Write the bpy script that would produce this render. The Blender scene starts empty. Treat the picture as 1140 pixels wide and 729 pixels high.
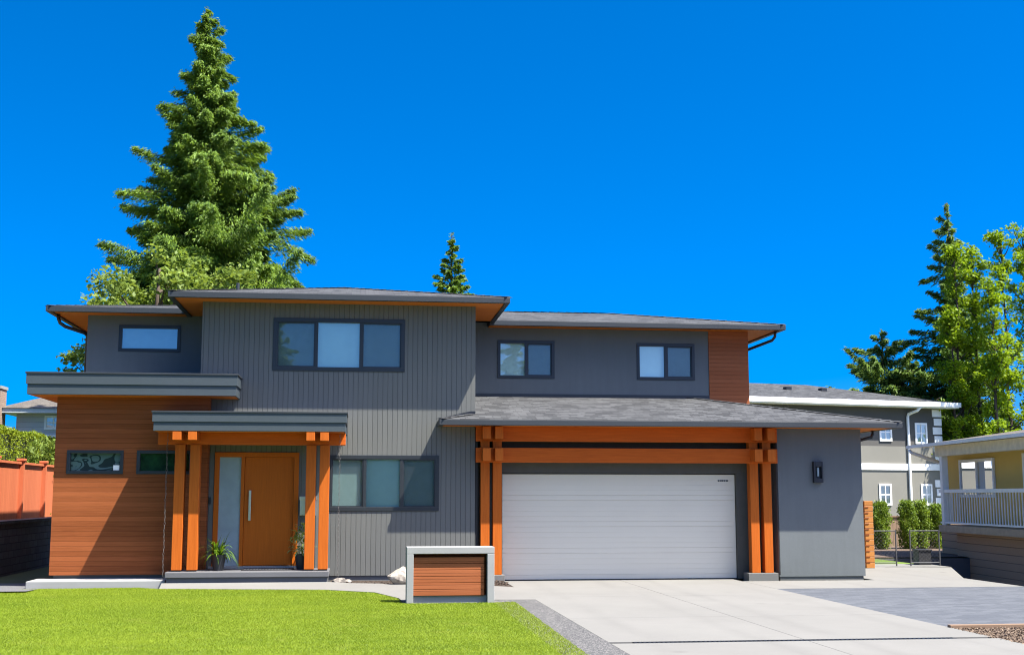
import bpy, bmesh, math, random
import numpy as np
from mathutils import Vector, Matrix
R = math.radians
random.seed(7); RNG = np.random.default_rng(7)
S = bpy.context.scene
COL = S.collection

# ------------------------------------------------------------------ camera, sky, sun, exposure
cam_d = bpy.data.cameras.new('camera'); cam = bpy.data.objects.new('camera', cam_d); COL.objects.link(cam)
cam.location = (-3.083, -26.33, 1.78)
cam.rotation_euler = (R(90 + 7.737), 0, R(-7))
cam_d.sensor_width = 36; cam_d.lens = 36 * 1380 / 1140
cam_d.clip_start = 0.1; cam_d.clip_end = 3000
S.camera = cam
SUN_DIR = Vector((0.97, -0.70, 2.10)).normalized()          # towards the sun
elev = math.asin(SUN_DIR.z); azim = math.atan2(SUN_DIR.x, SUN_DIR.y)   # clockwise from +Y
W = bpy.data.worlds.new('World'); S.world = W; W.use_nodes = True
wn = W.node_tree.nodes; wl = W.node_tree.links
bg = wn['Background']
sky = wn.new('ShaderNodeTexSky'); sky.sky_type = 'NISHITA'; sky.sun_disc = False
sky.sun_elevation = elev; sky.sun_rotation = azim
sky.air_density = 0.4; sky.dust_density = 4; sky.ozone_density = 8.0; sky.altitude = 400
hs = wn.new('ShaderNodeHueSaturation'); hs.inputs['Saturation'].default_value = 1.49
hs.inputs['Value'].default_value = 1.0; hs.inputs['Hue'].default_value = 0.497
tc = wn.new('ShaderNodeTexCoord'); sx = wn.new('ShaderNodeSeparateXYZ'); cb = wn.new('ShaderNodeCombineXYZ'); lift = wn.new('ShaderNodeMath')
lift.operation = 'MULTIPLY_ADD'; lift.inputs[1].default_value = 1.08; lift.inputs[2].default_value = 0.03   # sky sampled slightly higher up: no white band at the horizon
wl.new(tc.outputs['Generated'], sx.inputs[0]); wl.new(sx.outputs[0], cb.inputs[0]); wl.new(sx.outputs[1], cb.inputs[1]); wl.new(sx.outputs[2], lift.inputs[0]); wl.new(lift.outputs[0], cb.inputs[2])
nv = wn.new('ShaderNodeVectorMath'); nv.operation = 'NORMALIZE'; wl.new(cb.outputs[0], nv.inputs[0]); wl.new(nv.outputs[0], sky.inputs[0])
wl.new(sky.outputs[0], hs.inputs['Color']); wl.new(hs.outputs[0], bg.inputs[0])
bg.inputs[1].default_value = 0.12
sun_d = bpy.data.lights.new('sun', 'SUN'); sun = bpy.data.objects.new('sun', sun_d); COL.objects.link(sun)
sun_d.energy = 4.2; sun_d.angle = R(0.5); sun_d.color = (1.0, 0.95, 0.86)
sun.rotation_euler = SUN_DIR.to_track_quat('Z', 'Y').to_euler()
S.cycles.filter_width = 1.1
S.view_settings.view_transform = 'Standard'; S.view_settings.look = 'None'
S.view_settings.gamma = 1.0; S.view_settings.exposure = 1.75
try: S.view_settings.use_curve_mapping = False
except Exception: pass

# ------------------------------------------------------------------ node helpers and materials
class NT:
    def __init__(s, name):
        s.m = bpy.data.materials.new(name); s.m.use_nodes = True
        s.t = s.m.node_tree; s.n = s.t.nodes; s.l = s.t.links
        s.p = s.n['Principled BSDF']; s.out = s.n['Material Output']
    def new(s, typ, **kw):
        n = s.n.new('ShaderNode' + typ)
        for k, v in kw.items(): setattr(n, k, v)
        return n
    def put(s, sock, v):
        if isinstance(v, bpy.types.NodeSocket): s.l.new(v, sock)
        elif isinstance(v, (tuple, list)) and len(v) == 3 and len(sock.default_value) == 4: sock.default_value = (*v, 1)
        else: sock.default_value = v
    def math(s, op, a, b=0.0, c=None, clamp=False):
        n = s.new('Math', operation=op); n.use_clamp = clamp
        s.put(n.inputs[0], a); s.put(n.inputs[1], b)
        if c is not None: s.put(n.inputs[2], c)
        return n.outputs[0]
    def obj(s): return s.new('TexCoord').outputs['Object']
    def xyz(s, v=None):
        n = s.new('SeparateXYZ'); s.put(n.inputs[0], v if v is not None else s.obj()); return n.outputs
    def comb(s, x, y, z=0.0):
        n = s.new('CombineXYZ'); s.put(n.inputs[0], x); s.put(n.inputs[1], y); s.put(n.inputs[2], z); return n.outputs[0]
    def scale(s, v, sc):
        n = s.new('Mapping'); s.put(n.inputs[0], v); n.inputs['Scale'].default_value = sc; return n.outputs[0]
    def noise(s, v, scale=5, detail=4, rough=0.55, dist=0.0):
        n = s.new('TexNoise'); s.put(n.inputs['Vector'], v); n.inputs['Scale'].default_value = scale
        n.inputs['Detail'].default_value = detail; n.inputs['Roughness'].default_value = rough
        n.inputs['Distortion'].default_value = dist; return n.outputs['Fac']
    def mix(s, f, a, b, mode='MIX'):
        n = s.new('Mix', data_type='RGBA', blend_type=mode); s.put(n.inputs[0], f); s.put(n.inputs[6], a); s.put(n.inputs[7], b)
        return n.outputs[2]
    def rng(s, v, a, b, c=0.0, d=1.0):
        n = s.new('MapRange'); s.put(n.inputs[0], v)
        for i, k in enumerate((a, b, c, d)): n.inputs[i + 1].default_value = k
        return n.outputs[0]
    def bump(s, h, strength=0.4, dist=0.01):
        n = s.new('Bump'); s.put(n.inputs['Height'], h); n.inputs['Strength'].default_value = strength
        n.inputs['Distance'].default_value = dist; s.l.new(n.outputs[0], s.p.inputs['Normal'])
    def base(s, c, rough=0.7, metal=0.0, spec=0.5):
        s.put(s.p.inputs['Base Color'], c); s.put(s.p.inputs['Roughness'], rough); s.put(s.p.inputs['Metallic'], metal)
        s.p.inputs['Specular IOR Level'].default_value = spec
        return s.m

def m_plain(name, c, rough=0.6, metal=0.0, spec=0.5, var=0.12, nscale=6.0, bump=0.0, bscale=80):
    t = NT(name); o = t.obj()
    f = t.noise(o, nscale, 5)
    c1 = tuple(x * (1 - var) for x in c); c2 = tuple(min(1, x * (1 + var)) for x in c)
    col = t.mix(t.rng(f, 0.3, 0.7), c1, c2)
    if bump: t.bump(t.noise(o, bscale, 3, 0.6), bump, 0.01)
    return t.base(col, rough, metal, spec)

def m_plank(name, axis, width, c1, c2, groove=0.05, gdark=0.55, rough=0.6, grain=2.0, gaxis=0, bump=0.7, offset=0.0, spec=0.4):
    t = NT(name); o = t.obj(); x = t.xyz(o)
    u = t.math('ADD', t.math('DIVIDE', x[axis], width), offset + 100.0)
    cell = t.math('FLOOR', u); f = t.math('FRACT', u)
    d = t.math('MINIMUM', f, t.math('SUBTRACT', 1.0, f))
    g = t.rng(d, groove * 0.4, groove, 1.0, 0.0)
    wnode = t.new('TexWhiteNoise', noise_dimensions='1D'); t.put(wnode.inputs['W'], cell)
    rnd = wnode.outputs['Value']
    sc = [18.0, 18.0, 18.0]; sc[gaxis] = 0.9
    shift = t.new('VectorMath', operation='ADD'); t.put(shift.inputs[0], o)
    t.put(shift.inputs[1], t.comb(t.math('MULTIPLY', rnd, 37.0), t.math('MULTIPLY', rnd, 11.0), t.math('MULTIPLY', rnd, 23.0)))
    gr = t.noise(t.scale(shift.outputs[0], sc), grain, 6, 0.65, 0.6)
    blot = t.noise(o, 1.3, 3)
    k = t.math('ADD', t.math('ADD', t.math('MULTIPLY', rnd, 0.5), t.math('MULTIPLY', t.rng(gr, 0.3, 0.7), 0.45)), t.math('MULTIPLY', blot, 0.15), clamp=True)
    col = t.mix(k, c1, c2)
    if groove > 0:
        col = t.mix(t.math('MULTIPLY', g, gdark), col, tuple(v * 0.12 for v in c1))
        t.bump(t.math('SUBTRACT', t.math('MULTIPLY', gr, 0.12), g), bump, 0.008)
    else: t.bump(gr, 0.15, 0.004)
    return t.base(col, rough, 0, spec)

def m_stucco(name, c):
    t = NT(name); o = t.obj(); x = t.xyz(o)
    a = t.noise(o, 0.9, 5, 0.6); b = t.noise(t.scale(o, (7.0, 7.0, 0.5)), 1.0, 4, 0.6); g = t.noise(o, 240, 2, 0.7); tr = t.noise(o, 14, 4, 0.6)
    f = t.math('ADD', t.math('MULTIPLY', t.rng(a, .3, .7), .45), t.math('ADD', t.math('MULTIPLY', t.rng(b, .35, .75), .3), t.math('MULTIPLY', tr, .25)), clamp=True)
    col = t.mix(f, tuple(v * 0.88 for v in c), tuple(v * 1.10 for v in c))
    t.bump(t.math('ADD', t.math('MULTIPLY', g, .6), t.math('MULTIPLY', tr, .6)), 0.45, 0.006)
    return t.base(col, 0.92, 0, 0.2)
def m_drive(name, c):
    t = NT(name); o = t.obj(); x = t.xyz(o)
    a = t.noise(o, 0.45, 6, 0.62, 0.4); b = t.noise(o, 7, 5, 0.65); d = t.noise(o, 260, 2, 0.6); br = t.noise(t.scale(o, (0.4, 14, 1)), 3, 4, .6)
    track = t.math('ABSOLUTE', t.math('SUBTRACT', t.math('ABSOLUTE', t.math('SUBTRACT', t.math('PINGPONG', x[0], 2.5), 1.25)), 0.72))
    tk = t.math('MULTIPLY', t.rng(track, 0.0, 0.24, 1.0, 0.0), t.rng(t.noise(t.scale(o, (1.5, .25, 1)), 1.2, 4), .38, .65))
    f = t.math('ADD', t.math('MULTIPLY', t.rng(a, .3, .7), .5), t.math('ADD', t.math('MULTIPLY', b, .25), t.math('MULTIPLY', br, .25)), clamp=True)
    col = t.mix(f, tuple(v * .84 for v in c), tuple(v * 1.10 for v in c))
    col = t.mix(t.math('MULTIPLY', tk, .16), col, (.06, .058, .055))
    sp = t.new('TexVoronoi'); t.put(sp.inputs['Vector'], o); sp.inputs['Scale'].default_value = 0.8
    col = t.mix(t.math('MULTIPLY', t.rng(sp.outputs['Distance'], .03, .10, 1.0, 0.0), t.math('MULTIPLY', b, .5)), col, (.07, .066, .06))
    t.bump(d, 0.15, 0.004)
    return t.base(col, 0.85, 0, 0.25)
def m_shingle(name, c1, c2, cw=0.30, rh=0.145):
    t = NT(name); o = t.obj(); x = t.xyz(o)
    nrm = t.xyz(t.new('NewGeometry').outputs['Normal'])
    sw = t.math('GREATER_THAN', t.math('ABSOLUTE', nrm[0]), t.math('ABSOLUTE', nrm[1]))
    a = t.new('Mix', data_type='VECTOR'); t.put(a.inputs[0], sw)
    t.put(a.inputs[4], t.comb(x[0], x[1])); t.put(a.inputs[5], t.comb(x[1], x[0]))
    v = a.outputs[1]
    wob = t.new('VectorMath', operation='ADD'); t.put(wob.inputs[0], v)
    t.put(wob.inputs[1], t.comb(0.0, t.math('MULTIPLY', t.noise(v, 6, 2), 0.05)))
    b = t.new('TexBrick'); b.offset = 0.37; b.offset_frequency = 2; b.squash = 0.6; b.squash_frequency = 3
    t.put(b.inputs['Vector'], wob.outputs[0]); b.inputs['Scale'].default_value = 1.0
    b.inputs['Brick Width'].default_value = cw; b.inputs['Row Height'].default_value = rh
    b.inputs['Mortar Size'].default_value = 0.007; b.inputs['Mortar Smooth'].default_value = 0.3
    t.put(b.inputs['Color1'], c1); t.put(b.inputs['Color2'], c2); t.put(b.inputs['Mortar'], tuple(v * 0.3 for v in c1))
    n2 = t.noise(v, 160, 2, 0.7); n3 = t.noise(v, 0.7, 3)
    col = t.mix(t.math('MULTIPLY', t.rng(n2, 0.3, 0.7), 0.35), b.outputs['Color'], tuple(min(1, k * 1.5) for k in c2))
    col = t.mix(t.math('MULTIPLY', t.rng(n3, 0.35, 0.65), 0.25), col, c1)
    # saw-tooth height: every course laps over the one below it
    row = t.math('FRACT', t.math('DIVIDE', t.xyz(wob.outputs[0])[1], rh))
    t.bump(t.math('SUBTRACT', t.math('MULTIPLY', row, -1.0), t.math('MULTIPLY', b.outputs['Fac'], 0.6)), 0.6, 0.012)
    return t.base(col, 0.9, 0, 0.3)

def m_leaf(name, c1, c2, trans=0.3, rough=0.55, tip=None):
    t = NT(name); o = t.obj()
    geo = t.new('NewGeometry')
    big = t.noise(o, 0.55, 3)
    k = t.math('ADD', t.math('MULTIPLY', geo.outputs['Random Per Island'], 0.65), t.math('MULTIPLY', t.rng(big, 0.3, 0.7), 0.35))
    col = t.mix(k, c1, c2)
    t.base(col, rough, 0, 0.25)
    tr = t.new('BsdfTranslucent'); t.put(tr.inputs[0], t.mix(0.35, col, (c2[0] * 1.5, c2[1] * 1.4, c2[2] * 0.5)))
    mx = t.new('MixShader'); mx.inputs[0].default_value = trans
    t.l.new(t.p.outputs[0], mx.inputs[1]); t.l.new(tr.outputs[0], mx.inputs[2]); t.l.new(mx.outputs[0], t.out.inputs[0])
    return t.m

def m_glass(name, wave=0.0, boost=0.10, tint=(0.80, 0.97, 0.94), wscale=3.0):
    t = NT(name)
    t.n.remove(t.p)
    tr = t.new('BsdfTransparent'); tr.inputs[0].default_value = (*tint, 1)
    gl = t.new('BsdfGlossy'); gl.inputs['Roughness'].default_value = 0.01
    fr = t.new('Fresnel'); fr.inputs[0].default_value = 1.52
    f = t.math('ADD', t.math('MULTIPLY', fr.outputs[0], 1.6), boost, clamp=True)
    n = t.new('Bump'); t.put(n.inputs['Height'], t.noise(t.obj(), wscale, 2, 0.5, 1.5 if wave > 0.5 else 0.3)); n.inputs['Distance'].default_value = 0.01
    n.inputs['Strength'].default_value = wave if wave else 0.03
    t.l.new(n.outputs[0], gl.inputs['Normal'])
    mx = t.new('MixShader'); t.put(mx.inputs[0], f); t.l.new(tr.outputs[0], mx.inputs[1]); t.l.new(gl.outputs[0], mx.inputs[2])
    t.l.new(mx.outputs[0], t.out.inputs[0])
    return t.m

def m_screen(name, c=(0.02, 0.025, 0.03), dens=0.32):
    t = NT(name); t.base(c, 0.7)
    tr = t.new('BsdfTransparent'); mx = t.new('MixShader'); mx.inputs[0].default_value = 1 - dens
    t.l.new(t.p.outputs[0], mx.inputs[1]); t.l.new(tr.outputs[0], mx.inputs[2]); t.l.new(mx.outputs[0], t.out.inputs[0])
    return t.m

def m_concrete(name, c, stain=0.18, bump=0.15):
    t = NT(name); o = t.obj()
    a = t.noise(o, 0.6, 6, 0.6); b = t.noise(o, 9, 4, 0.6); d = t.noise(o, 220, 2, 0.6)
    f = t.math('ADD', t.math('MULTIPLY', t.rng(a, 0.3, 0.7), 0.6), t.math('ADD', t.math('MULTIPLY', b, 0.25), t.math('MULTIPLY', d, 0.2)), clamp=True)
    col = t.mix(f, tuple(v * (1 - stain) for v in c), tuple(v * (1 + stain * 0.5) for v in c))
    t.bump(d, bump, 0.004)
    return t.base(col, 0.85, 0, 0.3)

def m_speckle(name, cols, scale=90):
    t = NT(name); o = t.obj()
    v = t.new('TexVoronoi'); t.put(v.inputs['Vector'], o); v.inputs['Scale'].default_value = scale
    wv = t.new('SeparateColor'); t.l.new(v.outputs['Color'], wv.inputs[0])
    col = t.mix(wv.outputs[0], cols[0], cols[1]); col = t.mix(t.math('GREATER_THAN', wv.outputs[1], 0.72), col, cols[2])
    col = t.mix(t.math('MULTIPLY', t.rng(t.noise(o, 1.1, 4), 0.35, 0.65), 0.3), col, cols[0])
    t.bump(v.outputs['Distance'], 0.5, 0.006)
    return t.base(col, 0.85, 0, 0.3)

def m_brick(name, c1, c2, mortar, bw, rh, ms=0.006, horiz=True, bump=0.4):
    t = NT(name); o = t.obj(); x = t.xyz(o)
    v = o if horiz else t.comb(t.math('ADD', x[0], x[1]), x[2])
    b = t.new('TexBrick'); t.put(b.inputs['Vector'], v); b.inputs['Scale'].default_value = 1.0
    b.inputs['Brick Width'].default_value = bw; b.inputs['Row Height'].default_value = rh; b.inputs['Mortar Size'].default_value = ms
    t.put(b.inputs['Color1'], c1); t.put(b.inputs['Color2'], c2); t.put(b.inputs['Mortar'], mortar)
    col = t.mix(t.math('MULTIPLY', t.rng(t.noise(o, 2.0, 5), 0.3, 0.7), 0.4), b.outputs['Color'], c1)
    t.bump(t.math('SUBTRACT', t.math('MULTIPLY', t.noise(o, 60, 3), 0.3), b.outputs['Fac']), bump, 0.008)
    return t.base(col, 0.85, 0, 0.3)

M = {}
M['siding'] = m_plank('grey_vertical_siding', 0, 0.104, (0.106, 0.108, 0.098), (0.122, 0.124, 0.112), groove=0.075, gdark=0.38, rough=0.6, gaxis=2, bump=0.8, offset=0.3)
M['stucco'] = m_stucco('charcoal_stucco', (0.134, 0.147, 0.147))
M['cedar'] = m_plank('cedar_boards', 2, 0.098, (0.165, 0.045, 0.012), (0.31, 0.092, 0.030), groove=0.04, gdark=0.6, rough=0.65, gaxis=0, bump=0.5, spec=0.12)
M['cedar_pale'] = m_plank('redwood_boards', 2, 0.098, (0.26, 0.075, 0.026), (0.36, 0.115, 0.045), groove=0.045, gdark=0.6, rough=0.65, gaxis=0, bump=0.5, spec=0.12)
M['timber'] = m_plank('oiled_fir_upright', 2, 50, (0.31, 0.064, 0.007), (0.57, 0.138, 0.016), groove=0, rough=0.6, gaxis=2, spec=0.12)
M['beam'] = m_plank('oiled_fir_beam', 2, 50, (0.33, 0.062, 0.007), (0.62, 0.135, 0.016), groove=0, rough=0.6, gaxis=0, spec=0.12)
M['door'] = m_plank('fir_door', 2, 50, (0.38, 0.082, 0.005), (0.60, 0.146, 0.010), groove=0, rough=0.5, gaxis=2, spec=0.15)
M['soffit'] = m_plank('cedar_soffit', 1, 0.13, (0.50, 0.130, 0.014), (0.62, 0.185, 0.028), groove=0.05, gdark=0.6, rough=0.6, spec=0.15, gaxis=0)
M['metal'] = m_plain('dark_grey_metal', (0.024, 0.028, 0.031), 0.5, var=0.06, nscale=2)
M['fascia'] = m_plain('blue_grey_fascia', (0.042, 0.055, 0.062), 0.55, var=0.05, nscale=2)
M['frame'] = m_plain('black_window_frame', (0.018, 0.021, 0.024), 0.4, var=0.05)
M['gapdark'] = m_plain('dark_recess', (0.02, 0.02, 0.02), 0.9)
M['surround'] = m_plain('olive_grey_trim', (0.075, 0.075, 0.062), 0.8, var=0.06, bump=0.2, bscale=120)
M['shingle'] = m_shingle('grey_shingles', (0.014, 0.0145, 0.0155), (0.078, 0.080, 0.081))
M['shingle_brown'] = m_shingle('brown_shingles', (0.07, 0.06, 0.05), (0.13, 0.115, 0.095))
M['garage'] = m_plain('white_garage_door', (0.68, 0.625, 0.49), 0.6, var=0.02, nscale=1.2)
M['concrete'] = m_drive('pale_concrete', (0.172, 0.167, 0.151))
M['concrete_grey'] = m_concrete('grey_concrete', (0.29, 0.29, 0.275))
M['concrete_step'] = m_concrete('step_concrete', (0.115, 0.115, 0.118))
M['foundation'] = m_concrete('foundation_concrete', (0.14, 0.138, 0.128))
M['aggregate'] = m_speckle('exposed_aggregate', ((0.045, 0.045, 0.045), (0.10, 0.098, 0.094), (0.19, 0.18, 0.165)), 60)
M['paver'] = m_brick('grey_pavers', (0.066, 0.072, 0.082), (0.105, 0.112, 0.122), (0.045, 0.049, 0.055), 0.30, 0.15, 0.005)
M['soil'] = m_speckle('dark_soil', ((0.02, 0.014, 0.01), (0.05, 0.035, 0.025), (0.08, 0.06, 0.045)), 60)
M['mulch_soil'] = m_speckle('bark_soil', ((0.06, 0.04, 0.028), (0.12, 0.08, 0.055), (0.17, 0.13, 0.10)), 50)
M['lawn'] = m_plain('lawn_turf', (0.080, 0.128, 0.008), 0.9, var=0.25, nscale=1.0)
M['ground'] = m_plain('ground_earth', (0.075, 0.085, 0.035), 0.95, var=0.3, nscale=0.3)
M['asphalt'] = m_speckle('asphalt', ((0.04, 0.04, 0.042), (0.06, 0.06, 0.062), (0.09, 0.09, 0.09)), 70)
M['glass'] = m_glass('window_glass', wave=0.05, boost=0.14)
M['glass_wavy'] = m_glass('wavy_glass', wave=0.22, boost=0.16, tint=(0.35, 0.4, 0.4), wscale=2.6)
M['glass_street'] = m_glass('mirroring_glass', wave=0.05, boost=0.5)
M['glass_clear'] = m_glass('bright_glass', wave=0.06, boost=0.22)
M['glass_dim'] = m_glass('sheltered_glass', boost=0.0)
M['glass_far'] = m_glass('far_glass', boost=0.2)
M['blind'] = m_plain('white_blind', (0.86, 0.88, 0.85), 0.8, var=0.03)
M['blind_reflect'] = m_plain('grey_blind_and_reflection', (0.60, 0.64, 0.62), 0.85, var=0.05)
M['room'] = m_plain('dark_room', (0.015, 0.018, 0.02), 0.9)
M['screen'] = m_screen('insect_screen')
M['frost'] = m_plain('frosted_glass', (0.28, 0.36, 0.38), 0.3, var=0.10, nscale=4, bump=0.2, bscale=140)
M['steel'] = m_plain('brushed_steel', (0.62, 0.58, 0.48), 0.3, metal=1.0, var=0.05)
M['chain'] = m_plain('dull_steel_chain', (0.13, 0.12, 0.11), 0.5, metal=0.3, var=0.1)
M['gate_grey'] = m_plain('weathered_gate_metal', (0.07, 0.07, 0.072), 0.6)
M['steel_wire'] = m_plain('galvanised_wire', (0.12, 0.12, 0.12), 0.6)
M['black'] = m_plain('black_metal', (0.012, 0.013, 0.016), 0.4, var=0.1)
M['white'] = m_plain('white_paint', (0.84, 0.84, 0.82), 0.6, var=0.04)
M['cream'] = m_plain('cream_paint', (0.70, 0.62, 0.46), 0.7)
M['rock'] = m_speckle('pale_rock', ((0.24, 0.21, 0.17), (0.34, 0.31, 0.26), (0.16, 0.14, 0.12)), 14)
M['block'] = m_brick('dark_block_wall', (0.080, 0.084, 0.090), (0.125, 0.130, 0.138), (0.025, 0.026, 0.028), 0.40, 0.17, 0.010, horiz=False, bump=0.8)
M['redfence'] = m_plank('red_stained_fence', 1, 0.15, (0.42, 0.105, 0.040), (0.52, 0.145, 0.058), groove=0.03, gdark=0.35, rough=0.75, gaxis=2)
M['tanfence'] = m_plank('tan_fence', 0, 0.14, (0.20, 0.135, 0.08), (0.29, 0.20, 0.13), groove=0.06, rough=0.8, gaxis=2)
M['cedarpost'] = m_plank('new_cedar', 2, 0.14, (0.36, 0.13, 0.022), (0.46, 0.19, 0.04), groove=0.07, gdark=0.8, rough=0.6, gaxis=0)
M['greyrender'] = m_plain('taupe_render', (0.185, 0.178, 0.150), 0.9, var=0.05, nscale=0.8)
M['greyrender_dark'] = m_plain('dark_taupe_render', (0.085, 0.081, 0.074), 0.9, var=0.05, nscale=0.8)
M['yellow'] = m_plain('ochre_render', (0.62, 0.44, 0.13), 0.9, var=0.06, nscale=1)
M['brownsiding'] = m_plank('brown_lap_siding', 2, 0.17, (0.42, 0.26, 0.155), (0.47, 0.295, 0.18), groove=0.06, gdark=0.6, rough=0.7, gaxis=0)
M['taupetrim'] = m_plain('taupe_trim', (0.42, 0.32, 0.22), 0.7)
M['bluesiding'] = m_plank('pale_blue_siding', 2, 0.2, (0.42, 0.46, 0.49), (0.46, 0.50, 0.53), groove=0.05, gdark=0.3, rough=0.7, gaxis=0)
M['brickwork'] = m_brick('chimney_brick', (0.24, 0.15, 0.10), (0.32, 0.22, 0.15), (0.3, 0.28, 0.25), 0.22, 0.075, 0.01, horiz=False)
M['bark'] = m_plank('tree_bark', 2, 50, (0.05, 0.035, 0.025), (0.10, 0.075, 0.055), groove=0, rough=0.9, gaxis=2)
M['needle'] = m_leaf('spruce_needles', (0.024, 0.066, 0.020), (0.225, 0.345, 0.036), 0.32)
M['needle_dark'] = m_leaf('dark_needles', (0.045, 0.100, 0.024), (0.190, 0.285, 0.045), 0.36)
M['leaf'] = m_leaf('pale_maple_leaves', (0.10, 0.16, 0.020), (0.22, 0.29, 0.055), 0.38)
M['leaf_lime'] = m_leaf('lime_leaves', (0.10, 0.185, 0.008), (0.29, 0.40, 0.014), 0.42)
M['hedge'] = m_leaf('hedge_leaves', (0.045, 0.085, 0.008), (0.15, 0.21, 0.020), 0.3)
M['hedge_bright'] = m_leaf('clipped_hedge_leaves', (0.09, 0.14, 0.008), (0.26, 0.32, 0.018), 0.35)
M['cedarshrub'] = m_leaf('cedar_hedge_leaves', (0.06, 0.13, 0.014), (0.22, 0.30, 0.025), 0.35)
M['hedgecore'] = m_plain('hedge_core', (0.012, 0.02, 0.006), 1.0)
def m_swirl():
    t = NT('swirl_patterned_panel'); o = t.obj()
    n = t.noise(t.scale(o, (1.3, 1, 3.0)), 1.3, 1, 0.4, 1.4)
    f = t.math('FRACT', t.math('MULTIPLY', n, 5.0)); k = t.rng(t.math('ABSOLUTE', t.math('SUBTRACT', f, 0.5)), 0.14, 0.2)
    return t.base(t.mix(k, (0.02, 0.024, 0.024), (0.16, 0.175, 0.165)), 0.7)
M['swirl'] = m_swirl()
M['green_reflection'] = m_plain('painted_green_reflection', (0.045, 0.13, 0.045), 0.8, var=0.5, nscale=9)  # mottled green painted behind the glass in place of mirrored foliage
M['strap'] = m_leaf('strap_leaves', (0.06, 0.13, 0.010), (0.18, 0.30, 0.025), 0.35)
M['variegated'] = m_leaf('variegated_leaves', (0.10, 0.19, 0.03), (0.50, 0.58, 0.22), 0.35)
def m_grass():
    t = NT('grass_blades'); o = t.obj(); geo = t.new('NewGeometry')
    p = t.noise(o, 0.55, 5, 0.6); st = t.noise(t.scale(o, (0.25, 2.2, 1)), 1.1, 3)
    k = t.math('ADD', t.math('MULTIPLY', geo.outputs['Random Per Island'], .3), t.math('ADD', t.math('MULTIPLY', t.rng(p, .3, .7), .4), t.math('MULTIPLY', t.rng(st, .35, .65), .3)), clamp=True)
    col = t.mix(k, (0.142, 0.215, 0.008), (0.270, 0.340, 0.020))
    col = t.mix(t.math('MULTIPLY', t.rng(t.noise(o, 1.7, 5, .65), .58, .74), .4), col, (0.36, 0.35, 0.07))
    t.base(col, 0.6, 0, 0.25); tr = t.new('BsdfTranslucent'); t.put(tr.inputs[0], col); mx = t.new('MixShader'); mx.inputs[0].default_value = .35
    t.l.new(t.p.outputs[0], mx.inputs[1]); t.l.new(tr.outputs[0], mx.inputs[2]); t.l.new(mx.outputs[0], t.out.inputs[0]); return t.m
M['grass'] = m_grass()
M['pot'] = m_plain('charcoal_pot', (0.022, 0.022, 0.024), 0.5)
M['blue'] = m_plain('blue_plastic', (0.02, 0.04, 0.30), 0.4)
M['timberedge'] = m_plank('weathered_edging', 2, 50, (0.16, 0.10, 0.06), (0.24, 0.16, 0.10), groove=0, rough=0.8, gaxis=0)
M['mat'] = m_plain('dark_doormat', (0.012, 0.012, 0.014), 0.95)
M['matline'] = m_plain('grey_mat_weave', (0.07, 0.07, 0.07), 0.95)
M['chip'] = m_leaf('bark_chips', (0.09, 0.062, 0.042), (0.25, 0.185, 0.13), 0.0, 0.9)
M['chip_dark'] = m_leaf('dark_bark_chips', (0.03, 0.02, 0.014), (0.10, 0.07, 0.05), 0.0, 0.9)

# ------------------------------------------------------------------ mesh and object helpers
def tag(o, label=None, cat=None, group=None, kind=None):
    if label: o['label'] = label
    if cat: o['category'] = cat
    if group: o['group'] = group
    if kind: o['kind'] = kind
    return o
def thing(name, label, cat, loc=(0, 0, 0), rz=0.0, group=None):
    o = bpy.data.objects.new(name, None); COL.objects.link(o); o.location = loc; o.rotation_euler = (0, 0, rz)
    o.empty_display_size = 0.2
    return tag(o, label, cat, group)

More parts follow.
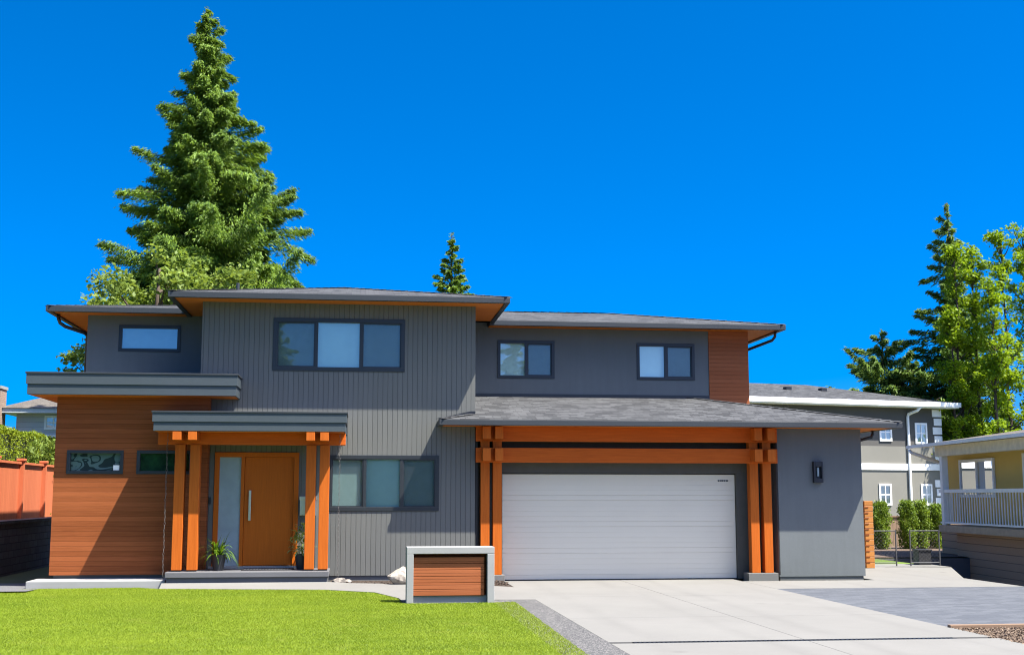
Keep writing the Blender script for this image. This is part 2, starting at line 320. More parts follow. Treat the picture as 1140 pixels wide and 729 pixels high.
class MB:
    """collects shapes in the coordinates of the thing they belong to"""
    def __init__(s, off=(0, 0, 0)): s.v = []; s.f = []; s.off = Vector(off)
    def add(s, vs, fs):
        b = len(s.v); s.v += [tuple(Vector(v) - s.off) for v in vs]; s.f += [tuple(b + i for i in f) for f in fs]; return s
    def box(s, x0, x1, y0, y1, z0, z1, bev=0.0):
        if bev:
            bm = bmesh.new(); bmesh.ops.create_cube(bm, size=1)
            for v in bm.verts: v.co = ((x0 + x1) / 2 + v.co.x * (x1 - x0), (y0 + y1) / 2 + v.co.y * (y1 - y0), (z0 + z1) / 2 + v.co.z * (z1 - z0))
            bmesh.ops.bevel(bm, geom=bm.edges[:], offset=bev, segments=2, affect='EDGES', profile=0.5)
            bm.verts.index_update(); s.add([v.co[:] for v in bm.verts], [[v.index for v in f.verts] for f in bm.faces]); bm.free(); return s
        v = [(x, y, z) for x in (x0, x1) for y in (y0, y1) for z in (z0, z1)]
        return s.add(v, [(0, 1, 3, 2), (4, 6, 7, 5), (0, 4, 5, 1), (2, 3, 7, 6), (0, 2, 6, 4), (1, 5, 7, 3)])
    def poly(s, pts): return s.add(pts, [tuple(range(len(pts)))])
    def prism(s, pts2, z0, z1):
        n = len(pts2); v = [(x, y, z0) for x, y in pts2] + [(x, y, z1) for x, y in pts2]
        f = [tuple(range(n - 1, -1, -1)), tuple(range(n, 2 * n))] + [(i, (i + 1) % n, n + (i + 1) % n, n + i) for i in range(n)]
        return s.add(v, f)
    def tube(s, pts, r, n=8, cap=True):
        pts = [Vector(p) for p in pts]; rs = r if isinstance(r, (list, tuple)) else [r] * len(pts)
        vs = []; fs = []
        for i, p in enumerate(pts):
            d = (pts[min(i + 1, len(pts) - 1)] - pts[max(i - 1, 0)]).normalized()
            a = d.orthogonal().normalized() if abs(d.z) < 0.99 else Vector((1, 0, 0))
            if abs(d.z) < 0.99: a = d.cross(Vector((0, 0, 1))).normalized()
            b = d.cross(a)
            for k in range(n):
                t = 2 * math.pi * k / n; vs.append(tuple(p + (a * math.cos(t) + b * math.sin(t)) * rs[i]))
        for i in range(len(pts) - 1):
            for k in range(n): fs.append((i * n + k, i * n + (k + 1) % n, (i + 1) * n + (k + 1) % n, (i + 1) * n + k))
        if cap: fs.append(tuple(range(n - 1, -1, -1))); fs.append(tuple((len(pts) - 1) * n + k for k in range(n)))
        return s.add(vs, fs)
    def lathe(s, c, prof, n=20):
        vs = [(c[0] + r * math.cos(2 * math.pi * k / n), c[1] + r * math.sin(2 * math.pi * k / n), c[2] + z) for r, z in prof for k in range(n)]
        fs = [(i * n + k, i * n + (k + 1) % n, (i + 1) * n + (k + 1) % n, (i + 1) * n + k) for i in range(len(prof) - 1) for k in range(n)]
        fs.append(tuple(range(n - 1, -1, -1))); fs.append(tuple((len(prof) - 1) * n + k for k in range(n)))
        return s.add(vs, fs)
    def ring(s, c, ax1, ax2, R1, r, n=10, m=5, stretch=1.0):
        c, a, b = Vector(c), Vector(ax1), Vector(ax2); nn = a.cross(b); vs = []; fs = []
        for i in range(n):
            t = 2 * math.pi * i / n; d = a * math.cos(t) + b * math.sin(t) ; q = c + a * math.cos(t) * R1 + b * math.sin(t) * R1 * stretch
            for j in range(m):
                u = 2 * math.pi * j / m; vs.append(tuple(q + d * (r * math.cos(u)) + nn * (r * math.sin(u))))
        for i in range(n):
            for j in range(m): fs.append((i * m + j, ((i + 1) % n) * m + j, ((i + 1) % n) * m + (j + 1) % m, i * m + (j + 1) % m))
        return s.add(vs, fs)
    def build(s, name, mat, parent=None, smooth=False, bevel=0.0):
        me = bpy.data.meshes.new(name); me.from_pydata(s.v, [], s.f); me.validate()
        bm = bmesh.new(); bm.from_mesh(me); bmesh.ops.recalc_face_normals(bm, faces=bm.faces[:]); bm.to_mesh(me); bm.free()
        me.materials.append(M[mat] if isinstance(mat, str) else mat)
        if smooth: me.polygons.foreach_set('use_smooth', [True] * len(me.polygons))
        o = bpy.data.objects.new(name, me); COL.objects.link(o); o.parent = parent
        if not parent: o.location = s.off
        if bevel:
            b = o.modifiers.new('bevel', 'BEVEL'); b.width = bevel; b.segments = 2; b.limit_method = 'ANGLE'; b.angle_limit = R(40)
        return o

def raw_mesh(name, verts, nper, mat, parent=None, loc=(0, 0, 0)):
    """many loose faces with nper corners each, straight from an array"""
    verts = np.asarray(verts, np.float32).reshape(-1, 3); nv = len(verts); nf = nv // nper
    me = bpy.data.meshes.new(name); me.vertices.add(nv); me.vertices.foreach_set('co', verts.ravel())
    me.loops.add(nv); me.loops.foreach_set('vertex_index', np.arange(nv, dtype=np.int32))
    me.polygons.add(nf); me.polygons.foreach_set('loop_start', np.arange(0, nv, nper, dtype=np.int32))
    me.polygons.foreach_set('loop_total', np.full(nf, nper, dtype=np.int32))
    me.update(calc_edges=True); me.materials.append(M[mat])
    o = bpy.data.objects.new(name, me); COL.objects.link(o); o.parent = parent
    if not parent: o.location = loc
    return o

def sheet(name, pts, z, mat, kind='structure', dz=None):
    mb = MB(); mb.poly([(p[0], p[1], p[2] if len(p) > 2 else z) for p in pts]); o = mb.build(name, mat); return tag(o, kind=kind)

def wall_holes(mb, x0, x1, z0, z1, y, holes, reveal=0.10):
    """front sheet of a wall facing -Y with openings and their reveals"""
    xs = sorted({x0, x1, *[h[0] for h in holes], *[h[1] for h in holes]}); zs = sorted({z0, z1, *[h[2] for h in holes], *[h[3] for h in holes]})
    for i in range(len(xs) - 1):
        for j in range(len(zs) - 1):
            cx, cz = (xs[i] + xs[i + 1]) / 2, (zs[j] + zs[j + 1]) / 2
            if any(h[0] < cx < h[1] and h[2] < cz < h[3] for h in holes): continue
            mb.poly([(xs[i], y, zs[j]), (xs[i + 1], y, zs[j]), (xs[i + 1], y, zs[j + 1]), (xs[i], y, zs[j + 1])])
    for a, b, c, d in holes:
        e = y + reveal
        mb.poly([(a, y, c), (b, y, c), (b, e, c), (a, e, c)]); mb.poly([(a, y, d), (b, y, d), (b, e, d), (a, e, d)])
        mb.poly([(a, y, c), (a, e, c), (a, e, d), (a, y, d)]); mb.poly([(b, y, c), (b, e, c), (b, e, d), (b, y, d)])

# ------------------------------------------------------------------ ground and paving
gm_ = MB()
gx = [-900, 10.13, 11.95, 30, 900]; gy = [-900, -2.58, 4.1, 9.5, 1200]
for i in range(4):
    for j in range(4):
        if (i == 1 and j == 1) or (i == 2 and j in (1, 2)): continue
        gm_.poly([(gx[i], gy[j], -0.06), (gx[i + 1], gy[j], -0.06), (gx[i + 1], gy[j + 1], -0.06), (gx[i], gy[j + 1], -0.06)])
tag(gm_.build('ground', 'ground'), kind='structure')
sk_ = MB(); sk_.poly([(10.05, -2.7, -0.72), (30.2, -2.7, -0.72), (30.2, 9.7, -0.72), (10.05, 9.7, -0.72)])
tag(sk_.build('sunken_drive', 'concrete'), kind='structure')
kw_ = MB(); kw_.box(10.06, 10.12, -2.6, 4.1, -0.74, -0.062); kw_.box(11.88, 11.94, 4.1, 9.5, -0.74, -0.062); kw_.box(10.12, 11.88, 4.04, 4.085, -0.74, -0.062); kw_.box(10.12, 30, -2.66, -2.6, -0.74, -0.095); kw_.box(11.94, 30, 9.5, 9.56, -0.74, -0.062)
rp_ = MB(); rp_.poly([(10.12, 4.10, -0.004), (11.9, 4.10, -0.012), (10.9, 0.4, -0.50), (10.12, -0.8, -0.02)]); tag(rp_.build('driveway_ramp', 'concrete'), kind='structure')
tag(kw_.build('retaining_edge', 'concrete_step'), kind='structure')
sheet('road', [(-200, -40), (200, -40), (200, -31), (-200, -31)], -0.03, 'asphalt')
# lawn rises gently to the house on the left
def lawn_z(x, y):
    t = max(0.0, min(1.0, (-x - 2.0) / 5.0)); u = max(0.0, min(1.0, (y + 11.0) / 9.0))
    return 0.003 + 0.012 * t * u
lawn_edge = [(-11.2, -2.2), (-9.75, -1.85), (-9.3, -1.20), (-7.3, -1.10), (-6.87, -1.48), (-3.7, -2.03), (-2.77, -2.78), (-2.37, -4.1), (-2.32, -5.15), (-0.80, -5.15), (-0.42, -5.05), (-0.48, -12), (-0.6, -30)]
def in_lawn(X, Y):
    poly = lawn_edge + [(-14, -30), (-14, -2.2)]
    ins = np.zeros(X.shape, bool); n = len(poly)
    for i in range(n):
        x1, y1 = poly[i]; x2, y2 = poly[(i + 1) % n]
        c = ((y1 > Y) != (y2 > Y)); xx = (x2 - x1) * (Y - y1) / (y2 - y1 + 1e-12) + x1
        ins ^= c & (X < xx)
    return ins
bm = bmesh.new()
ed = [(-14, -2.2)] + lawn_edge + [(-14, -30)]
f = bm.faces.new([bm.verts.new((x, y, 0)) for x, y in ed])
bmesh.ops.triangulate(bm, faces=[f])
for _ in range(5): bmesh.ops.subdivide_edges(bm, edges=[e for e in bm.edges if e.calc_length() > 0.9], cuts=1); bmesh.ops.triangulate(bm, faces=bm.faces[:])
for v in bm.verts: v.co.z = lawn_z(v.co.x, v.co.y) - 0.004
me = bpy.data.meshes.new('lawn'); bm.to_mesh(me); bm.free(); me.materials.append(M['lawn'])
lw = bpy.data.objects.new('lawn', me); COL.objects.link(lw); tag(lw, kind='structure')
nb = 800000
bx = RNG.uniform(-11.2, -0.41, nb * 2); by = RNG.uniform(-13.6, -0.9, nb * 2); k = in_lawn(bx, by); bx, by = bx[k][:nb], by[k][:nb]; nb = len(bx)
bt = np.clip((-bx - 2) / 5, 0, 1) * np.clip((by + 11) / 9, 0, 1); bz = 0.0 + 0.012 * bt
ang = RNG.uniform(0, 2 * np.pi, nb); hgt = RNG.uniform(0.012, 0.027, nb); wid = RNG.uniform(0.0022, 0.0045, nb); lean = RNG.normal(0, 0.015, (nb, 2))
wx, wy = np.cos(ang) * wid, np.sin(ang) * wid
tri = np.stack([np.stack([bx - wx, by - wy, bz], 1), np.stack([bx + wx, by + wy, bz], 1), np.stack([bx + lean[:, 0], by + lean[:, 1], bz + hgt], 1)], 1)
g = raw_mesh('grass', tri, 3, 'grass'); tag(g, 'short bright green lawn grass in front of the house', 'grass', kind='stuff')

# driveway slabs with real gaps between them
MBd = MB()
XD = [0.0, 2.50, 5.0]; YD = [0.22, -4.0, -7.9, -10.95]
def slab(mb, x0, x1, y0, y1, z1=0.0): mb.box(x0 + 0.004, x1 - 0.004, y0 + 0.004, y1 - 0.004, z1 - 0.1, z1)
for i in range(2):
    for j in range(3): slab(MBd, XD[i], XD[i + 1], YD[j + 1], YD[j])
    slab(MBd, XD[i], XD[i + 1], -30.9, -11.10)
slab(MBd, 5.0, 10.12, -2.60, -0.42); slab(MBd, 7.93, 10.12, -0.42, 4.09); slab(MBd, 7.93, 11.9, 4.09, 5.6)
o = MBd.build('driveway', 'concrete'); tag(o, kind='structure')
sheet('joint_base', [(-0.1, -30.9), (5.1, -30.9), (5.1, 0.4), (-0.1, 0.4)], -0.045, 'gapdark')
dr = thing('trench_drain', 'long dark slotted drain grate set across the concrete driveway', 'drain', (2.5, -11.02, -0.01))
d = MB((2.5, -11.02, -0.01)); d.box(0.3, 4.45, -11.095, -11.075, -0.04, 0.002); d.box(0.3, 4.45, -10.975, -10.955, -0.04, 0.002); d.build('channel_rail', 'metal', dr)
d = MB((2.5, -11.02, -0.01))
for i in range(70): d.box(0.31 + i * 0.059, 0.34 + i * 0.059, -11.074, -10.976, -0.03, -0.001)
d.build('grate', 'black', dr)
MBp = MB(); MBp.box(5.006, 13.5, -9.75, -2.606, -0.09, -0.002); tag(MBp.build('paver_area', 'paver'), kind='structure')
sheet('aggregate_strip', [(-0.7, -30), (-0.006, -30), (-0.006, -4.62), (-0.78, -4.62), (-0.78, -6)], 0.003, 'aggregate')
# walkway from the porch to the driveway
fr_ = [(-6.85, -1.45, .022), (-3.7, -2.0, .018), (-2.75, -2.75, .015), (-2.35, -4.1, .012), (-2.32, -4.6, .012), (-0.9, -4.6, .010)]
bk_ = [(-6.85, -1.165, .105), (-3.62, -1.165, .105), (-3.2, -1.25, .085), (-1.6, -1.25, .045), (-0.5, -1.25, .015), (-0.006, -1.6, .006)]
bmk = MB()
for i in range(5): bmk.poly([fr_[i], fr_[i + 1], bk_[i + 1], bk_[i]])
bmk.poly([fr_[5], (-0.006, -4.6, .006), bk_[5]])
fr2 = fr_ + [(-0.006, -4.6, .006)]
for p, q in zip(fr2[:-1], fr2[1:]): bmk.poly([p, q, (q[0], q[1], -.08), (p[0], p[1], -.08)])
wko = bmk.build('walkway', 'concrete'); tag(wko, kind='structure')
md = wko.modifiers.new('tri', 'TRIANGULATE')
sheet('planting_bed', [(-3.62, -1.25, 0.05), (-0.5, -1.24, 0.0), (-0.006, -1.59, 0.0), (-0.006, -0.02, 0.0), (-3.62, -0.02, 0.06)], 0.04, 'soil')
sheet('bark_bed', [(4.95, -30), (30, -30), (30, -9.86), (4.95, -9.86)], -0.02, 'mulch_soil')
def chips(name, x0, x1, y0, y1, z, n, sz, mat, label):
    c = np.stack([RNG.uniform(x0, x1, n), RNG.uniform(y0, y1, n), z + RNG.uniform(0, 0.025, n)], 1)
    a = RNG.normal(size=(n, 3)) * (1, 1, 0.35); a /= np.linalg.norm(a, axis=1)[:, None]
    b = np.cross(a, RNG.normal(size=(n, 3)) * (0.4, 0.4, 1)); b /= np.linalg.norm(b, axis=1)[:, None]
    s = RNG.uniform(0.5, 1.2, n)[:, None] * sz
    q = np.stack([c - a * s - b * s * .4, c + a * s - b * s * .3, c + a * s * .9 + b * s * .4, c - a * s * .8 + b * s * .35], 1)
    return tag(raw_mesh(name, q, 4, mat), label, 'bark mulch', kind='stuff')
chips('bark_mulch', 4.95, 8.6, -13.2, -9.87, -0.02, 22000, 0.017, 'chip', 'reddish brown bark mulch beside the grey paving')
chips('dark_mulch', -3.5, -0.05, -1.22, -0.05, 0.02, 2600, 0.022, 'chip_dark', 'dark bark mulch along the grey house wall')
eb = MB((7, -9.8, 0)); eb.box(4.98, 13.5, -9.85, -9.755, -0.1, 0.035); tag(eb.build('edging_board', 'timberedge', bevel=0.006), 'weathered timber edging board between grey pavers and bark mulch', 'edging')
sheet('side_path', [(-11.2, -2.2, 0.05), (-9.12, -2.2, 0.05), (-9.12, 12, -0.35), (-11.2, 12, -0.35)], 0, 'concrete_step')
sheet('back_lawn', [(8.5, 5.6), (11.9, 5.6), (11.9, 8.6), (7, 8.6)], -0.03, 'lawn')
sheet('shrub_bed', [(7, 8.6), (11.9, 8.6), (11.9, 9.6), (26, 9.6), (26, 18), (7, 18)], -0.028, 'mulch_soil')
kb = MB(); kb.box(-9.42, -6.80, -1.05, -0.20, -0.15, 0.15, bev=0.012); tag(kb.build('concrete_apron', 'concrete_grey'), kind='structure')

# ------------------------------------------------------------------ the house
HX = (-0.6, 3.0, 0.0)
house = thing('modern_house', 'modern two storey charcoal house with orange timber posts and a wide white garage door', 'house', HX)
def hb(): return MB(HX)
holes_bay = [(-4.91, -2.16, 4.40, 5.50), (-3.72, -1.41, 1.48, 2.62), (-6.04, -4.32, 0.33, 2.68)]
w = hb(); wall_holes(w, -6.39, -0.64, 0.15, 5.86, 0.0, holes_bay, 0.12)
w.poly([(-6.39, 0, 0.15), (-6.39, 3.2, 0.15), (-6.39, 3.2, 5.86), (-6.39, 0, 5.86)]); w.poly([(-0.64, 0, 0.15), (-0.64, 3.2, 0.15), (-0.64, 3.2, 5.86), (-0.64, 0, 5.86)])
w.build('siding_wall', 'siding', house)
hb().box(-6.36, -0.66, 0.03, 3.2, -0.05, 0.155).build('foundation', 'foundation', house)
# corner trims of the siding
# left wing in cedar
holes_wood = [(-8.92, -7.83, 2.23, 2.69), (-7.55, -6.46, 2.23, 2.69)]
w = hb(); wall_holes(w, -9.17, -6.15, 0.22, 3.90, -0.3, holes_wood, 0.1)
w.poly([(-6.15, -0.3, 0.22), (-6.15, -0.002, 0.22), (-6.15, -0.002, 3.9), (-6.15, -0.3, 3.9)])
w.poly([(-9.17, -0.3, 0.22), (-9.17, 9, 0.22), (-9.17, 9, 3.9), (-9.17, -0.3, 3.9)])
w.build('cedar_wall', 'cedar', house)
hb().box(-9.10, -6.18, -0.22, 8.9, -0.6, 0.225).build('foundation', 'foundation', house)
# upper left wall
w = hb(); wall_holes(w, -9.20, -6.392, 4.15, 5.9, 2.3, [(-8.50, -7.16, 5.02, 5.60)], 0.1)
w.poly([(-9.20, 2.3, 4.15), (-9.20, 9, 4.15), (-9.20, 9, 5.9), (-9.20, 2.3, 5.9)])
w.build('stucco_wall', 'stucco', house)
# upper right wall
YU = 3.0
w = hb(); wall_holes(w, -0.638, 5.36, 3.6, 5.9, YU, [(0.18, 1.54, 4.58, 5.47), (3.58, 5.0, 4.58, 5.45)], 0.1)
w.build('stucco_wall', 'stucco', house)
w = hb(); w.box(5.362, 6.36, YU - 0.02, YU + 0.1, 3.6, 5.9); w.box(6.20, 6.362, YU + 0.1, 9, 3.6, 5.9); w.build('cedar_wall', 'cedar_pale', house)
# garage right wall
w = hb(); w.box(5.97, 7.91, 0.0, 8.0, 0.06, 3.30); w.build('stucco_wall', 'stucco', house)
hb().box(5.99, 7.87, 0.02, 7.9, -0.05, 0.065).build('foundation', 'foundation', house)
# garage recess
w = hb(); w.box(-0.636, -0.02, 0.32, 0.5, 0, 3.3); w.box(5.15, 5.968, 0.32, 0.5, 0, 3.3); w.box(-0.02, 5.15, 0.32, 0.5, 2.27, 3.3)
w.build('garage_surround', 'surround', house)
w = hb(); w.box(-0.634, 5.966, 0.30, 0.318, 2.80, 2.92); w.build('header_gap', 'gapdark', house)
# garage door: ribbed sections
g = hb(); nrib = 21; H = 2.25
for sct in range(4):
    for r in range(5):
        z0 = sct * H / 4 + r * H / 20; z1 = z0 + H / 20
        gp = 0.005 if r == 0 else 0.0025
        y = 0.40; dp = 0.007 if r == 0 else 0.003
        g.add([(-0.01, y, z0 + gp), (5.14, y, z0 + gp), (5.14, y, z1 - 0.003), (-0.01, y, z1 - 0.003),
               (-0.01, y + dp, z1 + 0.0), (5.14, y + dp, z1), (-0.01, y + dp, z0), (5.14, y + dp, z0)],
              [(0, 1, 2, 3), (3, 2, 5, 4), (6, 7, 1, 0)])
gd = g.build('garage_door', 'garage', house)
mk = hb()
for i, (a, b) in enumerate(((0, .035), (.045, .07), (.08, .13), (.14, .17), (.18, .235))): mk.box(4.76 + a, 4.76 + b, 0.393, 0.3995, 2.10, 2.13)
mk.build('maker_badge', 'black', gd)
hb().box(-0.01, 5.14, 0.385, 0.43, -0.02, 0.018).build('rubber_seal', 'black', gd)

# windows
def window(x0, x1, z0, z1, y, splits, blinds, screens=(), glass='glass', parent=None, off=HX, fw=0.075, frame='frame', proud=0.02, sash=True, back='room'):
    mk = lambda: MB(off)
    f = mk(); e = y - proud; d = y + 0.09
    f.box(x0 - 0.01, x1 + 0.01, e, d, z1 - fw, z1 + 0.01); f.box(x0 - 0.01, x1 + 0.01, e, d, z0 - 0.01, z0 + fw)
    f.box(x0 - 0.01, x0 + fw, e + 0.001, d, z0 + fw, z1 - fw); f.box(x1 - fw, x1 + 0.01, e + 0.001, d, z0 + fw, z1 - fw)
    xs = [x0 + fw] + [x0 + (x1 - x0) * s for s in splits] + [x1 - fw]
    fr = f.build('window', frame, parent, bevel=0.004)
    for i, s in enumerate(xs[1:-1]):
        mk().box(s - 0.032, s + 0.032, e + 0.012, d, z0 + fw, z1 - fw).build('mullion', frame, fr, bevel=0.003)
    for i in range(len(xs) - 1):
        a = xs[i] + (0.032 if i else 0); b = xs[i + 1] - (0.032 if i < len(xs) - 2 else 0)
        gy = y + 0.03
        if sash and i in screens:
            q = mk(); t = 0.022; gy += 0.015
            q.box(a, b, y + 0.005, y + 0.05, z0 + fw, z0 + fw + t); q.box(a, b, y + 0.005, y + 0.05, z1 - fw - t, z1 - fw)
            q.box(a, a + t, y + 0.005, y + 0.05, z0 + fw + t, z1 - fw - t); q.box(b - t, b, y + 0.005, y + 0.05, z0 + fw + t, z1 - fw - t)
            q.build('sash', frame, fr)
        mk().poly([(a, gy, z0 + fw), (b, gy, z0 + fw), (b, gy, z1 - fw), (a, gy, z1 - fw)]).build('pane', glass, fr)
        if i in screens: mk().poly([(a + .02, gy - 0.012, z0 + fw + .02), (b - .02, gy - 0.012, z0 + fw + .02), (b - .02, gy - 0.012, z1 - fw - .02), (a + .02, gy - 0.012, z1 - fw - .02)]).build('screen', 'screen', fr)
        by = y + 0.085
        if blinds[i]: mk().poly([(a, by, z0 + fw), (b, by, z0 + fw), (b, by, z1 - fw), (a, by, z1 - fw)]).build('blind', blinds[i], fr)  # blind sheet; in the upper left window it paints a reflection
    mk().poly([(x0, y + 0.115, z0), (x1, y + 0.115, z0), (x1, y + 0.115, z1), (x0, y + 0.115, z1)]).build('backing', back, fr)
    return fr
window(-4.91, -2.16, 4.40, 5.50, 0, (0.325, 0.665), ('blind_reflect', 'blind', 'blind_reflect'), (0, 2), parent=house)
window(-3.72, -1.41, 1.48, 2.62, 0, (0.33, 0.66), ('blind_reflect', 'blind', 'blind_reflect'), (0, 2), parent=house)
window(-8.92, -7.83, 2.23, 2.69, -0.3, (), ('swirl',), glass='glass_dim', parent=house, fw=0.055)
window(-7.55, -6.46, 2.23, 2.69, -0.3, (), (None,), glass='glass', back='green_reflection', parent=house, fw=0.055)
window(-8.50, -7.16, 5.02, 5.60, 2.3, (), ('blind_reflect',), glass='glass_clear', parent=house, fw=0.06)  # no blind in this window: the pale sheet stands in for mirrored sky
window(0.18, 1.54, 4.58, 5.47, YU, (0.5,), ('blind', 'blind_reflect'), (1,), parent=house, fw=0.06)
window(3.58, 5.0, 4.58, 5.45, YU, (0.5,), ('blind', 'blind_reflect'), (1,), parent=house, fw=0.06)
st = hb(); st.box(-8.02, -7.90, -0.285, -0.282, 2.30, 2.40)
sk = st.build('window_sticker', 'white', house)

# front door
df = hb(); df.box(-6.04, -5.94, -0.02, 0.10, 0.33, 2.60); df.box(-4.42, -4.32, -0.02, 0.10, 0.33, 2.60); df.box(-6.04, -4.32, -0.022, 0.10, 2.58, 2.68); df.box(-5.50, -5.43, -0.015, 0.10, 0.36, 2.58)
df.build('door_frame', 'door', house, bevel=0.004)
hb().box(-6.1, -4.26, -0.10, 0.10, 0.315, 0.36).build('threshold', 'concrete_grey', house)
hb().box(-5.94, -5.50, 0.03, 0.05, 0.36, 2.58).build('sidelight', 'frost', house)
dd = hb(); dd.box(-5.425, -4.425, 0.025, 0.08, 0.37, 2.575); door = dd.build('front_door', 'door', house, bevel=0.004)
hd = hb(); hd.box(-5.33, -5.28, -0.06, -0.025, 1.28, 1.90, bev=0.006); hd.box(-5.32, -5.29, -0.03, 0.03, 1.36, 1.39); hd.box(-5.32, -5.29, -0.03, 0.03, 1.80, 1.83); hd.build('door_handle', 'steel', door)
hb().box(-6.14, -6.09, -0.03, 0.0, 1.62, 1.76, bev=0.005).build('doorbell', 'black', house)

# porch slab, posts, beams, canopy
sl = hb(); sl.box(-6.80, -3.64, -1.16, -0.003, 0.20, 0.31, bev=0.012); sl.box(-6.77, -3.67, -1.12, -0.004, -0.05, 0.199); sl.build('porch_slab', 'concrete_step', house)
PY = (-0.93, -0.70)
for x in (-6.62, -6.325, -4.04, -3.77):
    p = hb(); p.box(x - 0.098, x + 0.098, PY[0], PY[1], 0.335, 2.80); po = p.build('porch_post', 'timber', house, bevel=0.008)
    hb().box(x - 0.09, x + 0.09, PY[0] + 0.03, PY[1] - 0.03, 0.308, 0.337).build('post_base', 'black', po)
    hb().box(x - 0.085, x + 0.085, -1.465, -0.30 if x < -5 else -0.003, 2.865, 3.036).build('rafter_end', 'timber', house, bevel=0.006)
b = hb(); b.box(-7.06, -3.36, -0.905, -0.725, 2.80, 3.038); b.build('porch_beam', 'beam', house, bevel=0.008)
def flat_roof(x0, x1, yf, yb, z0, z1, name):
    h = z1 - z0; c = hb()
    c.box(x0 + 0.03, x1 - 0.03, yf + 0.03, yb, z0, z0 + h * 0.46)
    c.box(x0 + 0.006, x1 - 0.006, yf + 0.006, yb, z0 + h * 0.455, z1 - 0.035)
    o = c.build(name, 'fascia', house, bevel=0.003)
    q = hb(); q.box(x0 - 0.012, x1 + 0.012, yf - 0.012, yb - 0.004, z1 - 0.035, z1); q.build('cap_flashing', 'metal', o, bevel=0.004)
    q = hb(); q.poly([(x0 + 0.05, yf + 0.05, z0 - 0.004), (x1 - 0.05, yf + 0.05, z0 - 0.004), (x1 - 0.05, yb - 0.01, z0 - 0.004), (x0 + 0.05, yb - 0.01, z0 - 0.004)]); q.build('soffit', 'soffit', o)
flat_roof(-9.66, -5.54, -0.88, -0.003, 3.78, 4.225, 'flat_roof')
q = hb(); q.box(-9.67, -6.393, -0.003, 2.297, 3.80, 4.20); q.build('flat_roof', 'fascia', house)
q = hb(); q.poly([(-9.63, 0.0, 3.794), (-9.18, 0.0, 3.794), (-9.18, 2.29, 3.794), (-9.63, 2.29, 3.794)]); q.build('soffit', 'soffit', house)
flat_roof(-7.10, -3.33, -1.5, -0.302, 3.042, 3.43, 'porch_canopy')
q = hb(); q.box(-6.14, -3.34, -0.302, -0.002, 3.045, 3.42); q.build('canopy_back', 'fascia', house)

# garage timber frame
for x in (-0.43, -0.17, 5.44, 5.73):
    p = hb(); p.box(x - 0.095, x + 0.095, -0.06, 0.15, 0.145, 3.24); p.build('garage_post', 'timber', house, bevel=0.008)
    for z0, z1 in ((2.97, 3.232), (2.51, 2.775)):
        hb().box(x - 0.085, x + 0.085, -0.42, 0.30, z0, z1).build('rafter_end', 'timber', house, bevel=0.006)
for z0, z1 in ((2.93, 3.245), (2.485, 2.795)):
    b = hb(); b.box(-0.634, 5.966, -0.10, -0.061, z0, z1); b.build('garage_beam', 'beam', house, bevel=0.006)
for a, c in ((-0.60, -0.02), (5.24, 5.90)): hb().box(a, c, -0.14, 0.24, -0.05, 0.145, bev=0.008).build('post_plinth', 'foundation', house)
hb().box(-0.632, -0.58, 0.01, 0.30, 0.0, 3.2).build('dark_gap', 'gapdark', house)

# pitched roofs, gutters, soffits
def gutter(mb, pts, z1, h=0.115, w=0.10, out=True):
    """rectangular gutter along an eave polyline (plan points, outer edge)"""
    for (x0, y0), (x1, y1) in zip(pts[:-1], pts[1:]):
        if abs(y0 - y1) < 1e-6: mb.box(min(x0, x1), max(x0, x1), y0, y0 + w, z1 - h, z1)
        else:
            s = 1 if x0 < -3 else -1
            a, b = sorted((x0, x0 + s * w)); mb.box(a, b, min(y0, y1) + w + 0.001, max(y0, y1), z1 - h, z1)
PT = 0.205
def hip_roof(x0, x1, y0, y1, z, name, back=True, pitch=PT):
    r = hb(); e = 0.025
    hw = min(x1 - x0, y1 - y0) / 2; zr = z + hw * pitch
    if x1 - x0 > y1 - y0: a = (x0 + hw, (y0 + y1) / 2, zr); b = (x1 - hw, (y0 + y1) / 2, zr)
    else: a = ((x0 + x1) / 2, y0 + hw, zr); b = ((x0 + x1) / 2, y1 - hw, zr)
    c = [(x0, y0, z), (x1, y0, z), (x1, y1, z), (x0, y1, z)]
    if x1 - x0 > y1 - y0: r.poly([c[0], c[1], b, a]); r.poly([c[1], c[2], b]); r.poly([c[2], c[3], a, b]); r.poly([c[3], c[0], a])
    else: r.poly([c[0], c[1], a]); r.poly([c[1], c[2], b, a]); r.poly([c[2], c[3], b]); r.poly([c[3], c[0], a, b])
    for i in range(4):
        p, q = c[i], c[(i + 1) % 4]; r.poly([p, q, (q[0], q[1], q[2] - e), (p[0], p[1], p[2] - e)])
    o = r.build(name, 'shingle', house)
    # ridge and hip caps
    cp = hb()
    lines = [(c[0], a), (c[1], b if x1 - x0 > y1 - y0 else a)] + ([(a, b)] if (Vector(a) - Vector(b)).length > 0.2 else [])
    for p, q in lines:
        p, q = Vector(p), Vector(q); L = (q - p).length; n = int(L / 0.22); d = (q - p) / n; sd = d.cross(Vector((0, 0, 1))).normalized() * 0.11
        for i in range(n):
            u = p + d * i + Vector((0, 0, 0.022)); v = p + d * (i + 1.15) + Vector((0, 0, 0.012)); dn = Vector((0, 0, -0.018))
            cp.add([u - sd + dn, u, u + sd + dn, v - sd + dn, v, v + sd + dn], [(0, 1, 4, 3), (1, 2, 5, 4), (0, 2, 1)])
    cp.build('ridge_cap', 'shingle', o)
    return o
ZE = 5.925
br = hip_roof(-6.99, 0.01, -0.70, 9.0, ZE, 'bay_roof')
hb().tube([(-5.72, 0.4, 6.0), (-5.72, 0.4, 6.30)], 0.035, 10).build('vent_pipe', 'metal', br)
hip_roof(-9.93, -0.3, 1.60, 9.0, ZE - 0.01, 'side_roof', pitch=0.17)
